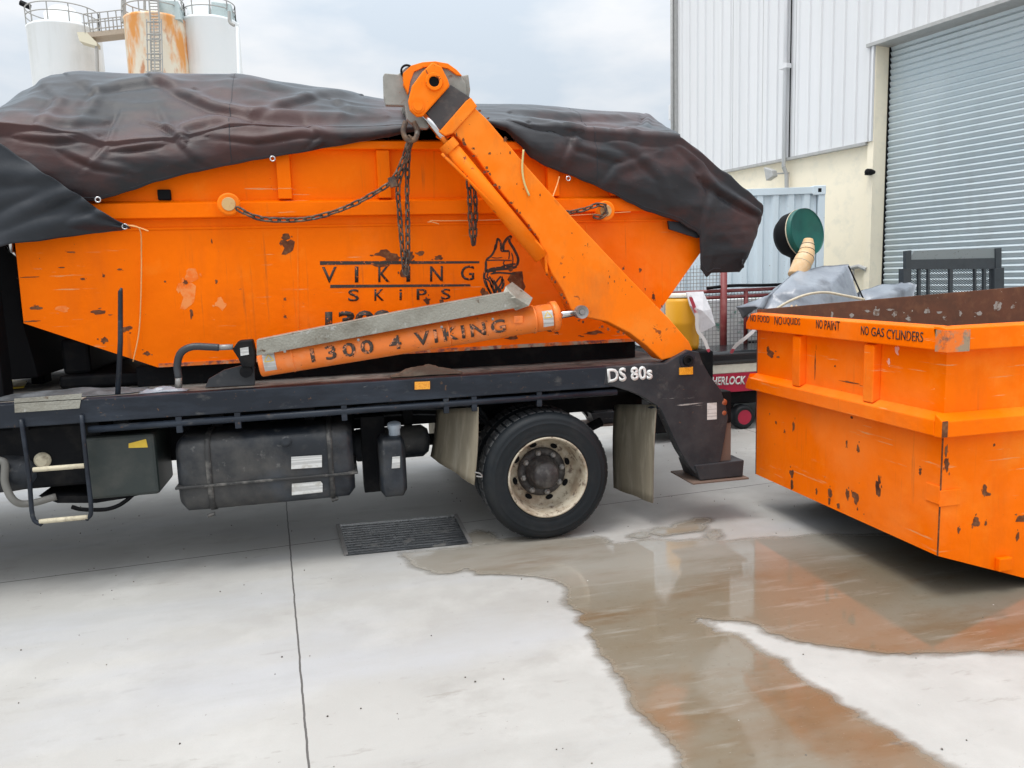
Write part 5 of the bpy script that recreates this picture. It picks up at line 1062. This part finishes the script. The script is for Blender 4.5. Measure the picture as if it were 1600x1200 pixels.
bm = B(); ribbon(bm, spline([PY(1180,515,7.0), PY(1165,528,7.0), PY(1150,540,7.05), PY(1142,552,7.1)], 6), .018, (0, 1, 0))
o = obj('barrier_tape', bm, bpy.data.materials['red_white_tape'], solid=.002); top(o, 'pale tape strip slanting down to the black topped machine', 'tape', 'loose strips of barrier tape')
# wheeled machine with lettering
YM2 = 7.35; mc = thing('wheeled_machine', 'small wheeled machine with black top, cream band and dark red SHERLOCK cowling', 'machine', (4.7, YM2+.3, 0))
xm0, xm1 = PY(1096, 560, YM2).x, PY(1330, 560, YM2).x
def Z(x, y): return PY(x, y, YM2).z
zA, zB, zC, zD = Z(1140,549), Z(1140,569), Z(1140,583), Z(1140,613)
bm = B(); prism(bm, [V(xm0, YM2-.03, zB), V(xm0+.03, YM2-.03, zA-.01), V(xm0+.1, YM2-.03, zA+.005), V(xm1, YM2-.03, zA+.005), V(xm1, YM2-.03, zB)], (0, .7, 0)); obj('top_cover', bm, mat('glossy_black_cover', (.02, .022, .025), .22), mc, bev=.045, seg=5)
bm = B(); prism(bm, [V(xm0+.02, YM2, zC), V(xm0+.0, YM2, zB-.002), V(xm1, YM2, zB-.002), V(xm1, YM2, zC)], (0, .62, 0)); obj('cream_band', bm, PALE, mc, bev=.006)
bm = B(); prism(bm, [V(xm0+.14, YM2+.003, zD), V(xm0+.03, YM2+.003, zC-.002), V(xm1, YM2+.003, zC-.002), V(xm1-.1, YM2+.003, zD)], (0, .61, 0)); obj('red_cowling', bm, MAGENTA, mc, bev=.006)
text('lettering', 'SHERLOCK', WHITE, PY(1106, 602.5, YM2-.002), PY(1164, 600.5, YM2-.002), PY(1108, 589, YM2-.002), mc, off=.03)
bm = B(); box(bm, (xm0+.2, YM2+.08, zD-.15), (xm1-.2, YM2+.54, zD)); obj('engine_block', bm, UNDER, mc, bev=.02)
for yy in (YM2+.02, YM2+.46):
    for x in (1165, 1290):
        a = PY(x, 660, YM2); zr_ = .13; wq = obj('wheel', lathe(B(), (a.x, yy, zr_), (0, 1, 0), [(0, .08), (-.01, .1), (.0, zr_-.01), (.02, zr_), (.10, zr_), (.12, zr_-.01), (.12, .08)], 28), RUBBER, mc, smooth=True)
        obj('hub', lathe(B(), (a.x, yy, zr_), (0, 1, 0), [(.0, 0), (.0, .08), (.12, .08), (.12, 0)], 20), MAGENTA, wq)
bm = tube(B(), [V(xm0+.25, YM2+.06, .15), V(xm0+.3, YM2+.06, zD-.05)], .02, 8); tube(bm, [V(xm1-.3, YM2+.06, .15), V(xm1-.3, YM2+.06, zD-.05)], .02, 8); obj('axle_leg', bm, UNDER, mc)
obj('handle', tube(B(), spline([PY(1137,612,YM2-.05), PY(1135,619,YM2-.05), PY(1129,618,YM2-.05), PY(1126,612,YM2-.05)], 5), .006, 6), WHITE, mc)

# flatbed with the sheeted load, green drum, mesh gate
FB = thing('flatbed_trailer', 'flatbed trailer with black mesh rear gate mostly hidden behind the empty bin', 'trailer', (6.9, 7.5, 0))
YG = 7.5; gx0, gx1 = PY(1412, 450, YG).x, PY(1570, 450, YG).x
bm = B(); box(bm, (gx0-1.4, YG-.1, .72), (gx1+.8, YG+1.4, .84)); obj('bed', bm, UNDER, FB, bev=.01)
for x in (gx0-.6, gx1):
    for y in (YG-.08, YG+1.2): obj('wheel', lathe(B(), (x, y, .34), (0, 1, 0), [(0, 0), (0, .2), (-.01, .22), (0, .32), (.03, .34), (.16, .34), (.18, .3), (.18, 0)], 28), RUBBER, FB, smooth=True)
gp = lambda x, y: PY(x, y, YG)
bm = pp([(1416,392),(1424,391),(1424,472),(1416,473)], YG-.03, .05); pp([(1412,420),(1423,419.5),(1423,475),(1412,476)], YG-.045, .08, bm); obj('gate_post', bm, MESHB, FB)
bm = pp([(1556,388),(1565,387),(1565,440),(1556,440)], YG-.03, .05); pp([(1554,420),(1569,418),(1569,470),(1554,470)], YG-.045, .08, bm); obj('gate_post', bm, MESHB, FB)
obj('ramp_plate', pp([(1428,392),(1556,388),(1556,404),(1421,407)], YG-.012, .02), mat('grey_ramp_plate', (.22, .25, .26), .5, .2, [L((.1, .1, .1), 30, .6, .7)]), FB)
obj('gate_bar', pp([(1418,406),(1556,403),(1556,420),(1420,421)], YG-.02, .03), MESHB, FB)
for xa_, xb_ in ((1435,1439),(1450,1453),(1484,1489),(1523,1526),(1537,1541)): obj('gate_bar', pp([(xa_,420),(xb_,420),(xb_,476),(xa_,476)], YG-.02, .03), MESHB, FB)
bm = B(); a, b = gp(1420, 420), gp(1556, 480); x = a.x-.6
while x < b.x:
    for d in (1, -1):
        z0, z1 = b.z, a.z; h = z1-z0; xs, xe_ = (x, x+h*1.6) if d == 1 else (x+h*1.6, x)
        # clip to the gate
        def cut(p, q):
            (px_, pz), (qx, qz) = p, q; o_ = []
            for (ax_, az, bx_, bz) in ((px_, pz, qx, qz), (qx, qz, px_, pz)):
                if ax_ < a.x: t = (a.x-ax_)/(bx_-ax_); ax_, az = a.x, az+(bz-az)*t
                if ax_ > b.x: t = (b.x-ax_)/(bx_-ax_); ax_, az = b.x, az+(bz-az)*t
                o_.append((ax_, az))
            return o_
        if max(xs, xe_) > a.x+.01 and min(xs, xe_) < b.x-.01:
            (p0, q0), (p1_, q1) = cut((xs, z0), (xe_, z1)); tube(bm, [V(p0, YG, q0), V(p1_, YG, q1)], .0028, 4)
    x += .04
obj('expanded_mesh', bm, MESHB, FB)
# sheeted hump: closed polygon front with depth
def hump(name, label, px, Y, dY, m, seed, cat='sheet'):
    P = [PY(x, y, Y) for x, y in px]; bm = B(); rows = []; n = 14
    cx_ = sum(p.x for p in P)/len(P); zmin = min(p.z for p in P)
    Q = spline(P, 5)
    for i in range(n+1):
        t = i/n; sc = .82+t*1.3 if t < .14 else math.cos((t-.14)/.86*1.35)**.5; row = []
        for k, p in enumerate(Q):
            nz_ = noise.noise(V(p.x*2+seed, t*3, p.z*3))*.05+abs(noise.noise(V(p.x*3.5, t*3+seed, p.z*4)))*.035
            row.append(bm.verts.new((cx_+(p.x-cx_)*(sc+.02)+nz_*.5, Y+dY*(t-.12)+nz_*.4, zmin+(p.z-zmin)*sc+nz_*(1 if p.z > zmin+.02 else 0))))
        rows.append(row)
    for a, b in zip(rows, rows[1:]):
        for k in range(len(Q)-1): bm.faces.new((a[k], a[k+1], b[k+1], b[k]))
    cv = bm.verts.new((cx_, Y-dY*.16, zmin+.1))
    for k in range(len(Q)-1): bm.faces.new((rows[0][k+1], rows[0][k], cv))
    o = obj(name, bm, m, smooth=True, solid=.005); top(o, label, cat); return o
def facets(name, label, pts, faces, m, back, cat='sheet'):
    bm = B(); vs = [bm.verts.new(PY(*p)) for p in pts]
    for f in faces: bm.faces.new([vs[i] for i in f])
    bb = [bm.verts.new(vs[i].co+V(.05, .65, -.28 if k not in (0, len(back)-1) else 0)) for k, i in enumerate(back)]
    for k in range(len(back)-1): bm.faces.new((vs[back[k]], vs[back[k+1]], bb[k+1], bb[k]))
    bmesh.ops.triangulate(bm, faces=bm.faces); bmesh.ops.subdivide_edges(bm, edges=bm.edges, cuts=6, use_grid_fill=True)
    for v in bm.verts:
        q = v.co; v.co = q+V(noise.noise(q*4), noise.noise(q*4+V(5, 5, 5))*1.2, noise.noise(q*5+V(9, 0, 0))*.8)*.028+V(0, 1, .3)*((1-abs(noise.noise(V(q.x*5+q.z*5, q.y*4, q.z*3)))*3)*.014)
    o = obj(name, bm, m, smooth=True, solid=.004); top(o, label, cat); return o
facets('grey_sheet', 'silver grey plastic sheet tented over a load behind the rim of the empty bin',
    [(1192,482,7.15),(1206,462,7.2),(1234,431,7.35),(1252,423,7.45),(1290,416,7.5),(1324,413,7.45),(1335,440,7.3),(1348,482,7.2),(1243,450,7.05),(1248,486,6.95),(1298,446,7.1),(1285,486,6.95),(1318,486,7.0)],
    [(0,1,8,9),(1,2,8),(2,3,8),(3,4,10,8),(4,5,10),(5,6,10),(6,7,12,10),(10,12,11),(8,10,11,9)], GREYSHEET, [0,1,2,3,4,5,6,7])
facets('grey_sheet', 'low folded silver grey sheet lying left of the black mesh gate',
    [(1338,482,7.25),(1346,456,7.35),(1380,445,7.45),(1415,439,7.5),(1433,446,7.42),(1428,478,7.3),(1376,462,7.2),(1406,459,7.2),(1390,482,7.15)],
    [(0,1,6,8),(1,2,6),(2,3,7,6),(3,4,7),(4,5,8,7),(6,7,8)], GREYSHEET, [0,1,2,3,4,5])
cord('cream webbing strap stretched across the front of the tented grey sheet', [PY(1214,482,6.96), PY(1235,470,6.92), PY(1262,460,6.9), PY(1290,457,6.9), PY(1320,462,6.92), PY(1350,468,6.98)], CORDW, .014, 'strap')
cord('thin black strap slanting down the right edge of the tented grey sheet', [PY(1326,416,7.3), PY(1337,440,7.15), PY(1349,467,6.98)], BLACK, .009, 'strap')
bm = B(); a = PY(1200, 520, 7.4); b = PY(1345, 480, 7.4); box(bm, (a.x+.35, 7.25, .845), (b.x, 8.1, b.z-.02)); o = obj('load_crate', bm, UNDER, bev=.02); top(o, 'dark crate under the tented grey sheet', 'crate')
# green drum
c = PY(1255, 364, 7.8); gd = thing('green_drum', 'round dark green drum with a tan hose leading down out of it', 'drum', V(c.x, c.y, .86))
axd = V(.30, -1, .18).normalized(); Rr = .265
obj('drum_shell', lathe(B(), c, -axd, [(.0, Rr), (.02, Rr*1.02), (.05, Rr), (.16, Rr*.97), (.24, Rr*.8), (.28, 0)], 48), BLACK, gd, smooth=True)
cf = c+axd*.0; obj('drum_face', lathe(B(), cf, -axd, [(-.05, Rr*.985), (-.065, Rr*1.0), (-.03, Rr*1.02), (.03, Rr*1.0)], 48), GREEN, gd, smooth=True)
ex = V(1, .3, 0).normalized()
obj('cone', lathe(B(), c+axd*.052, axd, [(0, Rr*.99), (-.02, Rr*.6), (-.05, Rr*.2), (-.05, 0)], 48), GREEN, gd, smooth=True)
obj('clamp_band', lathe(B(), c, -axd, [(.003, Rr*1.025), (.010, Rr*1.032), (.017, Rr*1.025)], 48), STEP, gd, smooth=True)
hp = [PY(1263,374,7.62), PY(1262,385,7.6), PY(1259,400,7.56), PY(1252,415,7.52), PY(1245,432,7.5)]
hz = obj('hose', tube(B(), spline(hp, 6), [.05+.05*min(1, k/14) for k in range(25)], 18), WRAP, gd, smooth=True)
for k in (5, 9, 13, 17):
    sp_ = spline(hp, 6); p = sp_[k]; d = (sp_[k+1]-sp_[k-1]).normalized(); obj('hoop', lathe(B(), p, d, [(-.004, .050+.05*min(1, k/14)), (0, .054+.05*min(1, k/14)), (.004, .050+.05*min(1, k/14))], 20), STEP if k == 17 else RUBBER, hz)
obj('support_post', tube(B(), [c-axd*.12, V(c.x, c.y+.12, .86)], .05, 10), UNDER, gd)

# ------------------------------------------------------------------ silos beyond the yard
def silo(label, x0, x1, ytop, D, m, name='silo'):
    cx = (x0+x1)/2; c = PD(cx, ytop, D); r_ = (x1-x0)/2/FPX*D
    t = thing(name, label, 'silo', V(c.x, c.y, 0), 'tall silos on the skyline'); zt = c.z
    obj('shell', lathe(B(), V(c.x, c.y, 0), (0, 0, 1), [(0, r_), (zt-.25, r_), (zt-.2, r_*1.015), (zt-.08, r_*1.015), (zt, r_*.97), (zt+.25, 0)], 56), m, t, smooth=True)
    return t, c, r_
def railing(t, c, r_, h=1.3, n=12, a0=0, a1=2*math.pi):
    bm = B(); 
    for hh in (h, h*.55): tube(bm, [V(c.x+math.cos(a0+(a1-a0)*k/40)*r_, c.y+math.sin(a0+(a1-a0)*k/40)*r_, c.z+hh) for k in range(41)], .045, 5)
    for k in range(n+1):
        an = a0+(a1-a0)*k/n; p = V(c.x+math.cos(an)*r_, c.y+math.sin(an)*r_, c.z); tube(bm, [p, p+V(0, 0, h)], .045, 5)
    return obj('railing', bm, RAILM, t)
t1, c1, r1 = silo('leftmost pale white silo with a railing and a small floodlight on its roof', 49, 152, 47, 60, TANKC); railing(t1, c1, r1*.98, n=11)
p = V(c1.x-r1, c1.y, c1.z); obj('floodlight', tube(B(), [p+V(-.3, 0, 1.9), p+V(.35, 0, 1.6)], .22, 6), UNDER, t1); obj('roof_dome', lathe(B(), V(c1.x, c1.y, c1.z+.1), (0, 0, 1), [(0, r1*.5), (1.0, r1*.5), (1.5, r1*.3), (1.6, 0)], 32), TANKC, t1, smooth=True)
d = (CAM-c1); d.z = 0; d.normalize(); rt_ = V(-d.y, d.x, 0)
q = PD(138, 62, 57); obj('side_duct', prism(B(), [PD(120,50,57), PD(135,50,57), PD(151,66,57), PD(151,72,57), PD(124,64,57)], (0, 1, 0)), mat('cream_duct', (.6, .55, .42), .7), t1)
obj('drain_pipe', tube(B(), [PD(151, 72, 57.2), PD(155, 200, 57.2)], .12, 8), RAILM, t1)
t2, c2, r2 = silo('middle silo streaked with orange rust and fitted with a caged ladder', 197, 287, 32, 58, TANKR); railing(t2, c2, r2*.98, n=10)
bm = B(); f_ = lambda x, y: PD(x, y, 54.8)
for x in (235, 249): tube(bm, [f_(x-3, -12), f_(x, 30), f_(x+2, 150)], .06, 5)
for k in range(28): tube(bm, [f_(234+k*.1, -5+k*5), f_(248+k*.1, -5+k*5)], .04, 4)
ld = obj('ladder', bm, RAILM, t2)
bm = B()
for x in (229, 240, 252):
    tube(bm, [PD(x, 30, 53.9), PD(x+3, 150, 53.9)], .045, 4)
for y in (34, 53, 62, 84, 93, 112): tube(bm, [PD(229, y, 54.8), PD(229, y, 53.9), PD(252, y, 53.9), PD(252, y, 54.8)], .05, 4)
obj('safety_cage', bm, RAILM, ld)
obj('roof_unit', prism(B(), [PD(248,0,57), PD(278,2,57), PD(283,30,57), PD(248,30,57)], (0, 3, 0)), TANKG, t2); obj('roof_unit', prism(B(), [PD(232,-8,56.5), PD(246,-8,56.5), PD(246,29,56.5), PD(232,29,56.5)], (0, 1.4, 0)), TANKC, t2)
obj('mast', tube(B(), [PD(193, 36, 57), PD(193, -10, 57)], .18, 6), RAILM, t2); obj('mast', tube(B(), [PD(226, 30, 56.5), PD(226, -10, 56.5)], .1, 6), RAILM, t2)
t3, c3, r3 = silo('rightmost pale silo with a boxy grey hut and pipe on its roof', 284, 371, 36, 60, TANKC); railing(t3, c3, r3*.9, n=9)
obj('roof_hut', prism(B(), [PD(330,2,59), PD(361,6,59), PD(362,36,59), PD(330,36,59)], (0, 4, 0)), TANKG, t3, bev=.05); obj('roof_hut', prism(B(), [PD(292,4,59), PD(326,4,59), PD(326,38,59), PD(292,38,59)], (0, 4, 0)), TANKC, t3, bev=.05)
obj('overflow_pipe', tube(B(), spline([PD(358,18,58), PD(359,34,58), PD(366,40,58)], 5), .12, 8), RAILM, t3); obj('drain_pipe', tube(B(), [PD(371, 42, 58), PD(374, 140, 58)], .12, 8), TANKC, t3)
wk = thing('walkway', 'steel walkway with handrails bridging the left silo and the rusty silo', 'walkway', PD(160, 50, 57))
A0, A1 = PD(133, 51, 57), PD(196, 44, 57); up1 = V(0, 0, 1); dep = V(0, 1.4, 0)
obj('deck', prism(B(), [A0, A1, A1+dep, A0+dep], (0, 0, -.35)), WALKM, wk)
bm = B()
for o_ in (V(0, 0, 0), dep):
    for hh in (.65, 1.3): tube(bm, [A0+o_+up1*hh, A1+o_+up1*hh], .045, 5)
    for k in range(6): p = A0+(A1-A0)*k/5+o_; tube(bm, [p, p+up1*1.3], .045, 5)
obj('handrail', bm, RAILM, wk)
